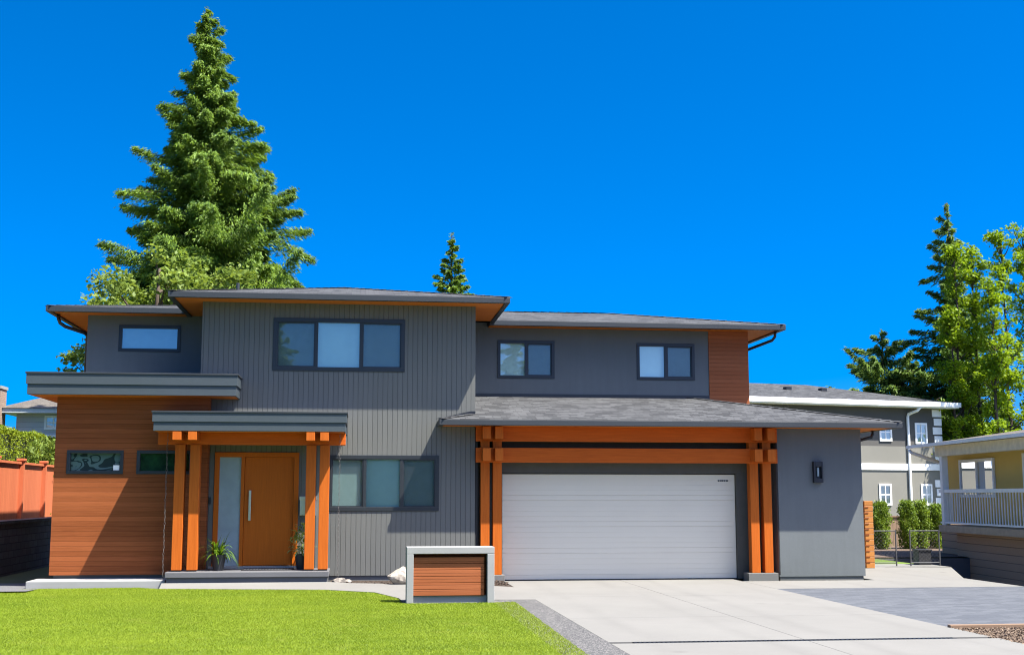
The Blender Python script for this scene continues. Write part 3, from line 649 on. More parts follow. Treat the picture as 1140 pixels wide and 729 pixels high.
hip_roof(-4.0, 7.06, 2.30, 9.5, ZE - 0.055, 'wing_roof')
gm = hb(); gutter(gm, [(-7.00, -0.74), (0.02, -0.74)], ZE - 0.012); gutter(gm, [(-7.00, -0.74), (-7.00, 2.2)], ZE - 0.012); gutter(gm, [(0.02, -0.74), (0.02, 3.0)], ZE - 0.012)
gm.build('gutter', 'metal', house, bevel=0.006)
gm = hb(); gutter(gm, [(-9.95, 1.56), (-6.9, 1.56)], ZE - 0.022); gutter(gm, [(-9.95, 1.56), (-9.95, 9.5)], ZE - 0.022); gm.build('gutter', 'metal', house, bevel=0.006)
gm = hb(); gutter(gm, [(-0.1, 2.26), (7.08, 2.26)], ZE - 0.067); gutter(gm, [(7.08, 2.26), (7.08, 9.4)], ZE - 0.067); gm.build('gutter', 'metal', house, bevel=0.006)
def soffit(x0, x1, y0, y1, z, mat='soffit'): hb().poly([(x0, y0, z), (x1, y0, z), (x1, y1, z), (x0, y1, z)]).build('soffit', mat, house)
soffit(-6.92, -0.06, -0.66, 2.2, ZE - 0.10)
soffit(-9.88, -6.92, 1.64, 9.4, ZE - 0.104)
soffit(-0.06, 7.0, 2.34, 9.4, ZE - 0.145)
# garage roof
ZG = 3.36; gp = 0.212
def gz(y): return ZG + gp * (y + 0.70)
r = hb()
Ax, Bx = -1.44, 8.55
hipx = Bx - (YU + 0.70)
r.poly([(Ax, -0.70, ZG), (Bx, -0.70, ZG), (hipx, YU, gz(YU)), (-0.638, YU, gz(YU)), (-0.638, 0.0, gz(0)), (Ax + 0.70, 0.0, gz(0))])
r.poly([(Ax, -0.70, ZG), (Ax + 0.70, 0.0, gz(0)), (Ax, 0.0, ZG)])
r.poly([(Bx, -0.70, ZG), (Bx, 8.6, ZG), (hipx, 8.6, gz(YU)), (hipx, YU, gz(YU))])
r.poly([(Ax, -0.70, ZG), (Bx, -0.70, ZG), (Bx, -0.70, ZG - 0.025), (Ax, -0.70, ZG - 0.025)])
r.poly([(Bx, 8.6, ZG), (Bx, -0.70, ZG), (Bx, -0.70, ZG - 0.025), (Bx, 8.6, ZG - 0.025)])
gro = r.build('garage_roof', 'shingle', house)
for p, q in (((Bx, -0.70, ZG), (hipx, YU, gz(YU))), ((Ax, -0.70, ZG), (Ax + 0.70, 0.0, gz(0)))):
    cp = hb(); p, q = Vector(p), Vector(q); n = int((q - p).length / 0.22); d = (q - p) / n; sd = d.cross(Vector((0, 0, 1))).normalized() * 0.11
    for i in range(n):
        u = p + d * i + Vector((0, 0, 0.022)); v = p + d * (i + 1.15) + Vector((0, 0, 0.012)); dn = Vector((0, 0, -0.018))
        cp.add([u - sd + dn, u, u + sd + dn, v - sd + dn, v, v + sd + dn], [(0, 1, 4, 3), (1, 2, 5, 4), (0, 2, 1)])
    cp.build('ridge_cap', 'shingle', gro)
fl = hb(); fl.box(-0.64, 5.36, YU - 0.03, YU - 0.004, gz(YU) - 0.05, gz(YU) + 0.055); fl.build('flashing', 'metal', house)
fl = hb(); fl.add([(Ax + .02, -0.012, ZG + .02), (Ax + 0.70, -0.012, gz(0) + .0), (-0.64, -0.012, gz(0)), (-0.64, -0.012, gz(0) + .06), (Ax + .7, -0.012, gz(0) + .06), (Ax + .02, -0.012, ZG + .05)], [(0, 1, 4, 5), (1, 2, 3, 4)]); fl.build('flashing', 'black', house)
gm = hb(); gutter(gm, [(Ax - 0.01, -0.74), (Bx + 0.01, -0.74)], ZG - 0.012); gutter(gm, [(Bx + 0.01, -0.74), (Bx + 0.01, 8.6)], ZG - 0.012); gm.box(Ax - 0.01, Ax + 0.09, -0.639, -0.004, ZG - 0.127, ZG - 0.012); gm.build('gutter', 'metal', house, bevel=0.006)
hb().poly([(Ax + .05, -0.66, ZG - 0.115), (Bx - .05, -0.66, ZG - 0.115), (Bx - .05, -0.001, ZG - 0.115), (Ax + .05, -0.001, ZG - 0.115)]).build('soffit', 'soffit', house)
hb().poly([(7.912, -0.001, ZG - 0.115), (Bx - .05, -0.001, ZG - 0.115), (Bx - .05, 8.5, ZG - 0.115), (7.912, 8.5, ZG - 0.115)]).build('soffit', 'soffit', house)
hb().poly([(-0.636, 0.0, ZG - 0.112), (5.968, 0.0, ZG - 0.112), (5.968, 0.33, ZG - 0.112), (-0.636, 0.33, ZG - 0.112)]).build('soffit', 'soffit', house)
# rainwater elbows
hb().tube([(6.98, 2.75, 5.76), (6.98, 2.78, 5.64), (6.93, 2.85, 5.56), (6.52, 3.60, 5.40), (6.43, 3.95, 5.33), (6.42, 4.1, 5.2), (6.42, 4.1, 3.75)], 0.036, 10).build('downspout', 'metal', house, smooth=True)
hb().tube([(-9.82, 2.2, 5.82), (-9.82, 2.2, 5.72), (-9.78, 2.2, 5.62), (-9.70, 2.35, 5.56), (-9.32, 2.6, 5.45), (-9.27, 2.65, 5.38), (-9.27, 2.65, 4.25)], 0.04, 10).build('downspout', 'metal', house, smooth=True)
hb().tube([(8.45, 0.6, 3.25), (8.45, 0.6, 3.17), (8.42, 0.6, 3.10), (8.05, 0.62, 3.0), (7.97, 0.64, 2.95), (7.96, 0.66, 0.05)], 0.036, 10).build('downspout', 'metal', house, smooth=True)
hb().box(5.972, 5.995, -0.004, 0.2, 0.10, 3.25).build('corner_trim', 'gapdark', house)
# back and floor, so that the house is closed
hb().box(-9.1, 6.3, 8.9, 9.0, 0, 5.9).build('back_wall', 'stucco', house)

# ------------------------------------------------------------------ things on and around the house
lm = thing('wall_lamp', 'black rectangular wall lamp with an open slot on the stucco garage wall', 'lamp', (6.885, -0.02, 2.05))
L = lambda: MB((6.885, -0.02, 2.05))
l = L(); l.box(6.78, 6.815, -0.10, -0.003, 2.07, 2.53); l.box(6.955, 6.99, -0.10, -0.003, 2.07, 2.53); l.box(6.815, 6.955, -0.10, -0.003, 2.42, 2.53); l.box(6.815, 6.955, -0.10, -0.003, 2.07, 2.16); l.build('housing', 'black', lm, bevel=0.004)
L().box(6.815, 6.955, -0.03, -0.004, 2.16, 2.42).build('back_plate', 'metal', lm)
L().tube([(6.885, -0.055, 2.21), (6.885, -0.055, 2.40)], 0.025, 10).build('lamp_tube', 'frost', lm)
mb_ = thing('wall_mailbox', 'pale brass letter box on the wall behind the right porch posts', 'letter box', (-4.0, -0.06, 1.35))
mm = MB((-4.0, -0.06, 1.35)); mm.box(-4.28, -3.95, -0.12, -0.004, 1.38, 1.76, bev=0.01); mm.build('box', 'steel', mb_)
MB((-4.0, -0.06, 1.35)).box(-4.29, -3.94, -0.135, -0.004, 1.70, 1.775, bev=0.006).build('lid', 'steel', mb_)
def rain_chain(x, y, z0, z1, label):
    mb = MB((x, y, z0)); z = z1; k = 0
    while z > z0 + 0.03:
        a = (1, 0, 0) if k % 2 else (0, 1, 0)
        mb.ring((x + 0.004 * math.sin(k * .7), y, z), a, (0, 0, 1), 0.015, 0.0035, 8, 4, 1.9); z -= 0.058; k += 1
    o = mb.build('rain_chain', 'chain', smooth=True); return tag(o, label, 'rain chain', 'rain chains of the porch canopy')
rain_chain(-6.86, -1.0, 0.16, 3.04, 'steel rain chain hanging in front of the cedar wall left of the porch posts')
rain_chain(-3.47, -0.95, 0.12, 3.04, 'steel rain chain hanging in front of the window right of the porch posts')
def rock(name, c, s, seed, label):
    rr = random.Random(seed); bm = bmesh.new(); bmesh.ops.create_icosphere(bm, subdivisions=4, radius=1)
    pl = [(Vector((rr.gauss(0, 1), rr.gauss(0, 1), rr.gauss(0, 1))).normalized(), rr.uniform(0.55, 0.9)) for _ in range(16)]
    for v in bm.verts:
        p = v.co.copy()
        for nrm, dd in pl:
            e = p.dot(nrm) - dd
            if e > 0: p -= nrm * e * 0.9
        p += p.normalized() * 0.025 * math.sin(p.x * 9 + seed) * math.sin(p.y * 8) * math.cos(p.z * 11)
        v.co = Vector((p.x * s[0], p.y * s[1], p.z * s[2]))
    me = bpy.data.meshes.new(name); bm.to_mesh(me); bm.free(); me.materials.append(M['rock'])
    o = bpy.data.objects.new(name, me); COL.objects.link(o); o.location = c; return tag(o, label, 'rock')
rock('boulder', (-2.25, -1.25, 0.18), (0.27, 0.22, 0.25), 4, 'pale pointed boulder beside the path left of the slatted planter wall')
rock('river_stone', (-3.43, -0.98, 0.12), (0.16, 0.13, 0.085), 9, 'round tan stone under the rain chain by the porch step')
rock('river_stone', (-3.25, -0.9, 0.09), (0.09, 0.08, 0.05), 12, 'small grey stone just right of the round tan stone')

# doormat
dm = thing('doormat', 'dark woven doormat in front of the orange front door', 'doormat', (-4.9, -0.45, 0.312))
MB((-4.9, -0.45, 0.312)).box(-5.38, -4.36, -0.75, -0.16, 0.3105, 0.325).build('mat_base', 'mat', dm)
q = MB((-4.9, -0.45, 0.312))
for i in range(16): q.box(-5.33 + i * 0.06, -5.295 + i * 0.06, -0.72, -0.19, 0.3255, 0.331)
q.build('weave', 'matline', dm)

# potted plants
def strap_leaf(mb, base, az, L, up, w, droop):
    pts = []; p = Vector(base); d = Vector((math.cos(az) * (1 - up), math.sin(az) * (1 - up), up)).normalized(); n = 6
    side = Vector((-math.sin(az), math.cos(az), 0))
    for i in range(n + 1):
        t = i / n; ww = w * math.sin(math.pi * (0.12 + 0.86 * t)); pts.append((p - side * ww, p + side * ww)); d = (d + Vector((0, 0, -droop / n))).normalized(); p = p + d * (L / n)
    vs = [q for pr in pts for q in pr]; mb.add(vs, [(2 * i, 2 * i + 1, 2 * i + 3, 2 * i + 2) for i in range(n)])
def potted(x, y, z, label, kind):
    t = thing('potted_plant', label, 'potted plant', (x, y, z)); rr = random.Random(int(x * 100))
    c = (0, 0, 0)
    p = MB(); p.lathe(c, [(0.10, 0.0), (0.145, 0.27), (0.15, 0.31), (0.132, 0.31), (0.125, 0.285)], 24); p.build('pot', 'pot', t, smooth=False)
    MB().lathe((0, 0, 0.27), [(0.125, 0), (0.01, 0.012)], 20).build('potting_soil', 'soil', t)
    f = MB()
    if kind == 'strap':
        for i in range(130): strap_leaf(f, (rr.uniform(-.06, .06), rr.uniform(-.06, .06), 0.28), rr.uniform(0, 6.28), rr.uniform(.28, .56), rr.uniform(.40, .90), rr.uniform(.007, .016), rr.uniform(.9, 2.6))
        f.build('leaves', 'strap', t)
    else:
        for i in range(170):
            a = rr.uniform(0, 6.28); h = rr.uniform(0.1, 0.75); r_ = 0.24 * math.sin(math.pi * min(1, h + .15)) * rr.uniform(.4, 1)
            strap_leaf(f, (math.cos(a) * r_, math.sin(a) * r_, 0.22 + h * .9), rr.uniform(0, 6.28), rr.uniform(.09, .20), rr.uniform(.3, .8), rr.uniform(.014, .03), rr.uniform(.8, 2.4))
        f.build('leaves', 'variegated', t)
potted(-5.84, -0.62, 0.311, 'dark pot of arching green strap leaves left of the front door', 'strap')
potted(-4.20, -0.45, 0.311, 'pot of pale variegated bushy leaves behind the right porch posts', 'bush')

# planter wall with slats
mo = thing('slatted_monument', 'low concrete frame with horizontal redwood slats at the lawn edge', 'garden wall', (-1.52, -4.95, 0.0))
q = MB((-1.52, -4.95, 0)); q.box(-2.26, -2.145, -5.14, -4.76, -0.05, 0.815); q.box(-0.90, -0.78, -5.14, -4.76, -0.05, 0.815); q.box(-2.26, -0.78, -5.14, -4.76, 0.816, 0.93)
q.build('concrete_frame', 'concrete_grey', mo, bevel=0.008)
q = MB((-1.52, -4.95, 0)); q.box(-2.144, -0.901, -5.02, -4.80, -0.05, 0.115); q.build('plinth', 'concrete_grey', mo, bevel=0.005)
MB((-1.52, -4.95, 0)).box(-2.144, -0.901, -4.86, -4.80, 0.116, 0.815).build('back_panel', 'cedar', mo)
for i in range(6):
    z = 0.122 + i * 0.107; sl_ = MB((-1.52, -4.95, 0)); sl_.box(-2.143, -0.945, -5.06, -5.02, z, z + 0.100); sl_.build('slat', 'cedar_pale', mo, bevel=0.004)

# ------------------------------------------------------------------ right side: cedar fence, chain-link gate, bins
cf = thing('cedar_fence', 'short new cedar fence of horizontal boards behind the garage corner', 'fence', (8.8, 3.9, 0))
q = MB((8.8, 3.9, 0)); q.box(7.93, 9.52, 3.86, 3.90, 0.02, 1.62); q.build('board_panel', 'cedarpost', cf)
q = MB((8.8, 3.9, 0)); q.box(9.521, 9.74, 3.78, 3.98, -0.05, 1.66); q.build('end_post', 'cedarpost', cf, bevel=0.006)
for i in range(11): MB((8.8, 3.9, 0)).box(9.50, 9.62, 3.768, 3.782, 0.14 + i * 0.135, 0.162 + i * 0.135).build('board_gap', 'cedar', cf)  # darker strips stand in for the shaded slots between boards
def chain_panel(x0, x1, y, name, label, cat):
    t = thing(name, label, cat, (x0, y, 0)); o = (x0, y, 0)
    q = MB(o); q.tube([(x0, y, 0.02), (x0, y, 0.92)], 0.019, 8); q.build('post', 'gate_grey', t)
    q = MB(o); q.tube([(x1, y, 0.02), (x1, y, 0.92)], 0.019, 8); q.build('post', 'gate_grey', t)
    q = MB(o); q.tube([(x0, y, 0.90), (x1, y, 0.90)], 0.013, 8); q.build('rail', 'gate_grey', t)
    q = MB(o); q.tube([(x0, y, 0.10), (x1, y, 0.10)], 0.013, 8); q.build('rail', 'gate_grey', t)
    q = MB(o); w_ = x1 - x0; h = 0.8; s = 0.10
    k = -h
    while k < w_:
        for sg in (1, -1):
            a = max(0, k); b_ = min(w_, k + h)
            if b_ - a > 0.01:
                za, zb = (a - k, b_ - k) if sg > 0 else (h - (a - k), h - (b_ - k))
                q.tube([(x0 + a, y, 0.1 + za), (x0 + b_, y, 0.1 + zb)], 0.0012, 3, cap=False)
        k += s
    q.build('wire_mesh', 'steel_wire', t)
chain_panel(9.80, 10.54, 4.3, 'chain_link_fence', 'low chain link fence panel joining the cedar fence post', 'fence')
chain_panel(10.92, 11.70, 4.3, 'chain_link_gate', 'low chain link gate beside the ochre house', 'gate')
tf = thing('garden_fence', 'low tan board fence beyond the green cedar shrubs', 'fence', (18, 17.5, 0))
MB((18, 17.5, 0)).box(13.5, 26.0, 17.5, 17.55, -0.05, 1.02).build('board_panel', 'tanfence', tf)
MB((18, 17.5, 0)).box(13.5, 26.0, 17.46, 17.59, 1.02, 1.07).build('cap_rail', 'tanfence', tf)

# ------------------------------------------------------------------ foliage makers
def quads(c, a, b, s, asp):
    a = a / (np.linalg.norm(a, axis=1)[:, None] + 1e-9); b = b - a * (a * b).sum(1)[:, None]; b /= (np.linalg.norm(b, axis=1)[:, None] + 1e-9)
    s = s[:, None]; return np.stack([c - a * s, c + b * s * asp - a * s * .1, c + a * s, c - b * s * asp - a * s * .1], 1)
def leafball(n, size, jit=0.35, flat=0.5):
    """leaf diamonds with random tilt around given centres"""
    a = RNG.normal(size=(n, 3)); b = RNG.normal(size=(n, 3)) * (1, 1, flat)
    return a, b, size * RNG.uniform(1 - jit, 1 + jit, n)
def conifer(name, label, cat, base, height, prof, nbr, per, nsize, mat, z_lo, lean=(0, 0), group=None, droop=0.35, trunk_r=0.3, seed=1, gaps=0.0, rag=0.08, pend=0.0, asp=0.34):
    """prof(t, az) -> branch length at relative height t"""
    global RNG
    RNG = np.random.default_rng(seed)
    t = thing(name, label, cat, base, 0, group)
    ax = lambda z: np.array([lean[0] * z / height, lean[1] * z / height, z])
    tk = MB(); zs = np.linspace(0, height, 12); tk.tube([tuple(ax(z)) for z in zs], [max(0.02, trunk_r * (1 - z / height) ** 0.8) for z in zs], 9); limbs = tk; C = []; A = []; B = []; Sz = []
    for i in range(nbr):
        u = (i + RNG.uniform()) / nbr
        z = z_lo + (height - z_lo) * (1 - (1 - u) ** 0.62) if True else 0
        tt = (z - z_lo) / (height - z_lo)
        az = i * 2.39996 + RNG.normal(0, 0.3)
        Lb = prof(tt, az) * RNG.uniform(0.60, 1.03)
        if RNG.uniform() < gaps: Lb *= 0.5
        if Lb < 0.05: Lb = 0.08
        up0 = 0.35 * tt + RNG.normal(0, rag) - 0.05
        dirh = np.array([math.cos(az), math.sin(az), 0])
        sd = np.array([-math.sin(az), math.cos(az), 0])
        s = np.linspace(0, 1, 7)
        pts = np.array([ax(z) + dirh * Lb * q + np.array([0, 0, 1]) * Lb * (up0 * q - droop * q * q + 0.22 * max(0, q - 0.65)) for q in s])
        limbs.tube([tuple(p) for p in pts], [max(0.006, 0.035 * Lb / 3 * (1 - q * .85)) for q in s], 4, cap=False)
        n = max(10, int(per * (0.35 + Lb)))
        q = RNG.beta(1.7, 1.0, n) ** 0.9
        idx = q * 6; i0 = np.minimum(idx.astype(int), 5); fr = (idx - i0)[:, None]
        p = pts[i0] * (1 - fr) + pts[i0 + 1] * fr
        wd = Lb * 0.34 * (1.03 - q) ** 0.8 + 0.03
        lat = RNG.normal(0, 0.55 - 0.18 * pend, n) * wd
        out = RNG.uniform(0, 1, n) * np.abs(lat) * 0.6
        hang = -np.abs(RNG.normal(0, 0.17 + pend * 0.16, n)) * (0.5 + Lb * 0.20) * (1.12 - q) * 1.5 - np.abs(lat) * 0.15
        p = p + sd * lat[:, None] + dirh * out[:, None] + np.array([0, 0, 1]) * hang[:, None] + RNG.normal(0, 0.03 + 0.035 * pend, (n, 3))
        a = dirh * (0.7 + RNG.uniform(0, .5, n))[:, None] + sd * (np.sign(lat) * RNG.uniform(.2, 1.1, n))[:, None] + np.array([0, 0, 1]) * RNG.normal(-0.25 - 0.45 * pend, 0.35 + 0.3 * pend, n)[:, None]
        b = sd + RNG.normal(0, 0.6, (n, 3))
        C.append(p); A.append(a); B.append(b); Sz.append(nsize * RNG.uniform(.6, 1.25, n))
    limbs.build('trunk', 'bark', t, smooth=True)
    # leader at the top
    n = 60; zt = RNG.uniform(height * 0.93, height, n); p = np.array([ax(z) for z in zt]) + RNG.normal(0, 0.06, (n, 3)); C.append(p); A.append(RNG.normal(size=(n, 3)) * (1, 1, .3) + (0, 0, .8)); B.append(RNG.normal(size=(n, 3))); Sz.append(nsize * .8 * RNG.uniform(.6, 1.1, n))
    C, A, B, Sz = map(np.concatenate, (C, A, B, Sz))
    raw_mesh('crown', quads(C, A, B, Sz, asp), 4, mat, t)
    return t
def broadleaf(name, label, cat, base, trunk_h, trunk_r, clumps, lsize, per, mat, group=None, seed=1, bendx=0.0, limbs_on=True):
    """clumps: list of (x, y, z, r) relative to base"""
    global RNG
    RNG = np.random.default_rng(seed)
    t = thing(name, label, cat, base, 0, group)
    tk = MB(); hs_ = np.linspace(0, trunk_h, 9)
    tp = lambda h: (bendx * (h / trunk_h) ** 2 + 0.05 * math.sin(h * 1.3 + seed), 0.04 * math.sin(h + seed), h)
    tk.tube([tp(h) for h in hs_], [max(0.015, trunk_r * (1 - 0.85 * h / trunk_h)) for h in hs_], 8); lb = tk; C = []; Sz = []
    for (x, y, z, r) in clumps:
        h0 = max(0.3, min(trunk_h * 0.95, z - 0.6 * math.hypot(x, y) - 0.3)); p0 = Vector(tp(h0)); p1 = Vector((x, y, z)); mid = (p0 + p1) / 2 + Vector((0, 0, -0.1 * (p1 - p0).length))
        if limbs_on: lb.tube([p0, mid, p1], [max(0.012, trunk_r * .28), trunk_r * .16 + .006, 0.008], 5, cap=False)
        n = int(per * r * r * RNG.uniform(.7, 1.3)); d = RNG.normal(size=(n, 3)); d /= np.linalg.norm(d, axis=1)[:, None]
        rad = r * RNG.uniform(0.15, 1, n)[:, None] ** 0.6
        C.append(np.array([x, y, z]) + d * rad * (1, 1, 0.72) + RNG.normal(0, .06, (n, 3)))
    lb.build('trunk', 'bark', t, smooth=True)
    C = np.concatenate(C); n = len(C); a, b, s = leafball(n, lsize)
    raw_mesh('crown', quads(C, a * (1, 1, .6), b, s, 0.55), 4, mat, t)
    return t
def hedge_block(name, label, x0, x1, y0, y1, z0, z1, n, lsize, mat, cat='hedge', top=0.08, seed=3, group=None):
    global RNG
    RNG = np.random.default_rng(seed)
    o = ((x0 + x1) / 2, (y0 + y1) / 2, z0); t = thing(name, label, cat, o, 0, group)
    MB(o).box(x0 + .12, x1 - .12, y0 + .12, y1 - .12, z0, z1 - .12).build('inner_twigs', 'hedgecore', t)
    p = RNG.uniform((x0, y0, z0), (x1, y1, z1), (n, 3)); f = RNG.integers(0, 3, n)
    p[f == 0, 1] = y0 + RNG.exponential(.05, (f == 0).sum()); p[f == 1, 2] = z1 - RNG.exponential(.05, (f == 1).sum()); h = f == 2
    p[h, 0] = np.where(RNG.uniform(size=h.sum()) < .5, x0 + RNG.exponential(.05, h.sum()), x1 - RNG.exponential(.05, h.sum()))
    p += np.sin(p[:, [1, 2, 0]] * 3.1 + p[:, [2, 0, 1]] * 1.7) * top + RNG.normal(0, .03, (n, 3))
    p -= np.array(o); a, b, s = leafball(n, lsize)
    raw_mesh('foliage', quads(p, a, b, s, .5), 4, mat, t); return t
def shrub(name, label, base, h, r, n, lsize, mat, seed, group=None):
    global RNG
    RNG = np.random.default_rng(seed); t = thing(name, label, 'shrub', base, 0, group)
    MB().tube([(0, 0, 0), (0, 0, h * .8)], [0.04, 0.01], 6).build('stem', 'bark', t)
    z = RNG.beta(1.3, 1.2, n) * h; az = RNG.uniform(0, 2 * np.pi, n)
    rad = r * np.sin(np.pi * np.clip(0.1 + 0.86 * z / h, 0, 1)) ** .28 * RNG.uniform(.15, 1.0, n) ** .45 * (1 + .22 * np.sin(az * 3 + z * 5 + seed) + .16 * np.sin(az * 5 - z * 9) + .1 * np.sin(z * 17 + seed))
    c = np.stack([np.cos(az) * rad, np.sin(az) * rad, z], 1) + RNG.normal(0, .035, (n, 3)); a, b, s = leafball(n, lsize); a[:, 2] = np.abs(a[:, 2]) + .5
    raw_mesh('foliage', quads(c, a, b, s, .4), 4, mat, t); return t

# ------------------------------------------------------------------ trees
def prof_big(t, az):
    r = np.interp(t, [0, .3, .39, .45, .51, .58, .66, .76, .8, .88, .95, 1.0], [4.4, 4.5, 4.4, 3.8, 3.5, 3.0, 2.45, 1.95, 1.6, 1.15, .65, .12])
    left = max(0.0, -math.cos(az))
    r *= np.interp(t, [.2, .45, .6, .75, 1], [1.18, 1.15, 1.06, 1.0, .95]) * (1.0 - 0.05 * left) * (0.90 + 0.20 * math.sin(az * 3 + t * 29))
    if left > 0.8 and (0.46 < t < 0.50 or 0.60 < t < 0.64): r *= 1.18
    return r
conifer('spruce_tree', 'very tall dense spruce tree rising behind the left half of the house', 'tree', (-8.15, 21.5, 0), 20.8, prof_big, 860, 360, 0.098, 'needle', 4.0, lean=(-1.2, 0), seed=19, droop=0.30, trunk_r=0.38, gaps=0.45, rag=0.31, pend=0.8, asp=0.23)
def prof_small(t, az): return np.interp(t, [0, .6, .71, .8, .87, .91, .95, 1], [1.8, 1.3, 1.0, .72, .42, .36, .15, .05])
conifer('spruce_tree', 'small spruce top with a thin leader showing above the middle of the roof', 'tree', (0.73, 26.0, 0), 13.0, prof_small, 200, 170, 0.10, 'needle', 4.0, seed=12, droop=0.2, trunk_r=0.2, gaps=0.2)
cl = []
rr = random.Random(5)
for i in range(42):
    a = rr.uniform(0, 6.28); q = rr.uniform(.2, 1) ** .6; zc = rr.uniform(-1, 1)
    cl.append((q * 2.5 * math.cos(a), q * 2.0 * math.sin(a), 7.0 + 2.0 * zc * math.sqrt(max(0, 1 - q * q * .6)), rr.uniform(.45, .8)))
cl += [(-3.0, 0, 5.3, .4), (-3.1, .2, 5.8, .35), (-2.8, -.3, 4.9, .4), (-2.5, .1, 6.0, .45)]
broadleaf('maple_tree', 'pale green broadleaf tree behind the left wing of the house', 'tree', (-9.75, 15.0, 0), 9.2, 0.25, [(x * 1.0 + .35, y, 1.78 + (z - 1.78) * 1.1, q) for x, y, z, q in cl], 0.095, 620, 'leaf', seed=21)
# right group
def prof_dark(t, az):
    r = np.interp(t, [0, .3, .5, .62, .72, .8, .9, 1], [3.0, 2.9, 2.2, 0.8, 1.45, 1.2, .6, .06]); return r * (1 + .25 * max(0, -math.cos(az)))
conifer('fir_tree', 'tall dark fir with a bare lower trunk standing among the lime green trees', 'tree', (28.3, 36.0, 0), 17.5, prof_dark, 190, 130, 0.16, 'needle_dark', 5.0, seed=31, droop=0.2, trunk_r=0.34, gaps=0.4, rag=0.24, pend=.4, asp=.25)
def prof_low(t, az): return np.interp(t, [0, .5, .8, 1], [4.0, 3.2, 1.6, .1])
conifer('fir_tree', 'low dark evergreen just above the taupe house roof', 'tree', (25.2, 38.0, 0), 10.8, prof_low, 150, 150, 0.16, 'needle_dark', 3.0, seed=32, droop=0.15, trunk_r=0.25, gaps=0.3, rag=0.25, pend=.5, asp=.24)
conifer('fir_tree', 'broad dark evergreen beneath the tall fir and left of the lime trees', 'tree', (27.2, 39.0, 0), 9.6, prof_low, 150, 150, 0.16, 'needle_dark', 2.0, seed=33, droop=0.15, trunk_r=0.25, gaps=0.3, rag=0.25, pend=.5, asp=.24)
lime = [((26.3, 31.5), 14.2, 1.0, 'slender lime green tree right beside the tall dark fir'),
        ((27.5, 32.0), 14.5, 0.95, 'lime green tree second to the right of the dark fir'),
        ((28.0, 30.0), 14.4, 1.0, 'tallest narrow lime green tree near the right edge of the photo'),
        ((26.9, 29.2), 12.0, 0.9, 'shorter lime green tree in front of the slender lime trees'),
        ((25.7, 31.0), 11.0, 0.9, 'shortest lime green tree left of the dark fir trunk'),
        ((29.4, 30.4), 15.0, 1.1, 'lime green tree cut by the right edge of the photo')]
for i, ((x, y), h, r, lab) in enumerate(lime):
    rr = random.Random(40 + i); cl = []
    for k in range(58):
        z = rr.uniform(2.6, h); w_ = r * (1.15 - 0.75 * (max(0, z - 3.2) / (h - 3.2)) ** 1.6); a = rr.uniform(0, 6.28); q = rr.uniform(.1, 1.15)
        cl.append((w_ * q * math.cos(a), w_ * q * math.sin(a), z, rr.uniform(.26, .5)))
    broadleaf('lime_tree', lab, 'tree', (x, y, 0), h * .97, 0.13, cl, 0.088, 760, 'leaf_lime', 'lime green trees beyond the ochre house', seed=50 + i)

for i, (x, y, h, r, lab) in enumerate([(30.2, 37.5, 8.5, 2.4, 'bushy mid green tree behind the lime green trees at the right edge'), (26.4, 37.0, 6.6, 1.9, 'bushy mid green tree between the two dark evergreens and the taupe roof')]):
    rr = random.Random(140 + i); cl = []
    for k in range(40):
        a = rr.uniform(0, 6.28); q = rr.uniform(.1, 1) ** .6; zc = rr.uniform(-1, 1); cl.append((q * r * math.cos(a), q * r * math.sin(a), h * .55 + h * .40 * zc * math.sqrt(max(0, 1 - .7 * q * q)), rr.uniform(.4, .75)))
    broadleaf('broadleaf_tree', lab, 'tree', (x, y, 0), h * .85, .16, cl, .12, 330, 'hedge', seed=145 + i)
# the far side of the street behind the camera: what the windows mirror
hedge_block('street_hedge', 'tall hedge across the street, seen only as a reflection in the lower windows', -48, 48, -59.5, -58, 0, 5.0, 40000, .3, 'hedge_bright', seed=75)
for i, (x, y, h, r) in enumerate([(-31, -66, 9.0, 3.4), (-22.5, -62, 8.0, 3.2), (-13.5, -64, 9.5, 3.4), (-4, -63, 8.5, 3.3), (5, -66, 9.0, 3.4), (14.5, -63, 8.0, 3.2), (24, -66, 9.0, 3.4), (34, -64, 8.4, 3.2)]):
    rr = random.Random(90 + i); cl = []
    for k in range(34):
        a = rr.uniform(0, 6.28); q = rr.uniform(.1, 1) ** .6; zc = rr.uniform(-1, 1); cl.append((q * r * math.cos(a), q * r * math.sin(a), h * .52 + h * .42 * zc * math.sqrt(max(0, 1 - .7 * q * q)), rr.uniform(.8, 1.3)))
    broadleaf('street_tree', 'round green tree across the street, seen only as a reflection in the house windows', 'tree', (x, y, 0), h * .8, .25, cl, .26, 70, 'hedge', 'trees across the street', seed=90 + i)
for (x, y, h, sd_) in ((-25.5, -70, 19, 1), (-9.5, -72, 16, 2), (10.0, -72, 20, 3)):
    conifer('street_conifer', 'tall conifer across the street, seen only as a reflection in the house windows', 'tree', (x, y, 0), h, prof_dark, 130, 26, .4, 'needle_dark', 2.0, seed=100 + sd_, droop=.2, trunk_r=.3, group='conifers across the street')

# shrubs by the gate
for i, (x, y, h, r, lab) in enumerate([(14.84, 15.13, 1.62, .30, 'narrow green cedar shrub right beside the cedar fence post'),
        (15.91, 15.34, 1.66, .30, 'green cedar shrub just right of the chain link fence gap'),
        (16.44, 15.45, 1.66, .27, 'middle green cedar shrub of the clump behind the gate'),
        (17.08, 15.56, 1.52, .31, 'green cedar shrub nearest the ochre house')]):
    shrub('cedar_shrub', lab, (x, y, -0.03), h, r, 5200, 0.042, 'cedarshrub', 60 + i, 'cedar shrubs behind the chain link fence')

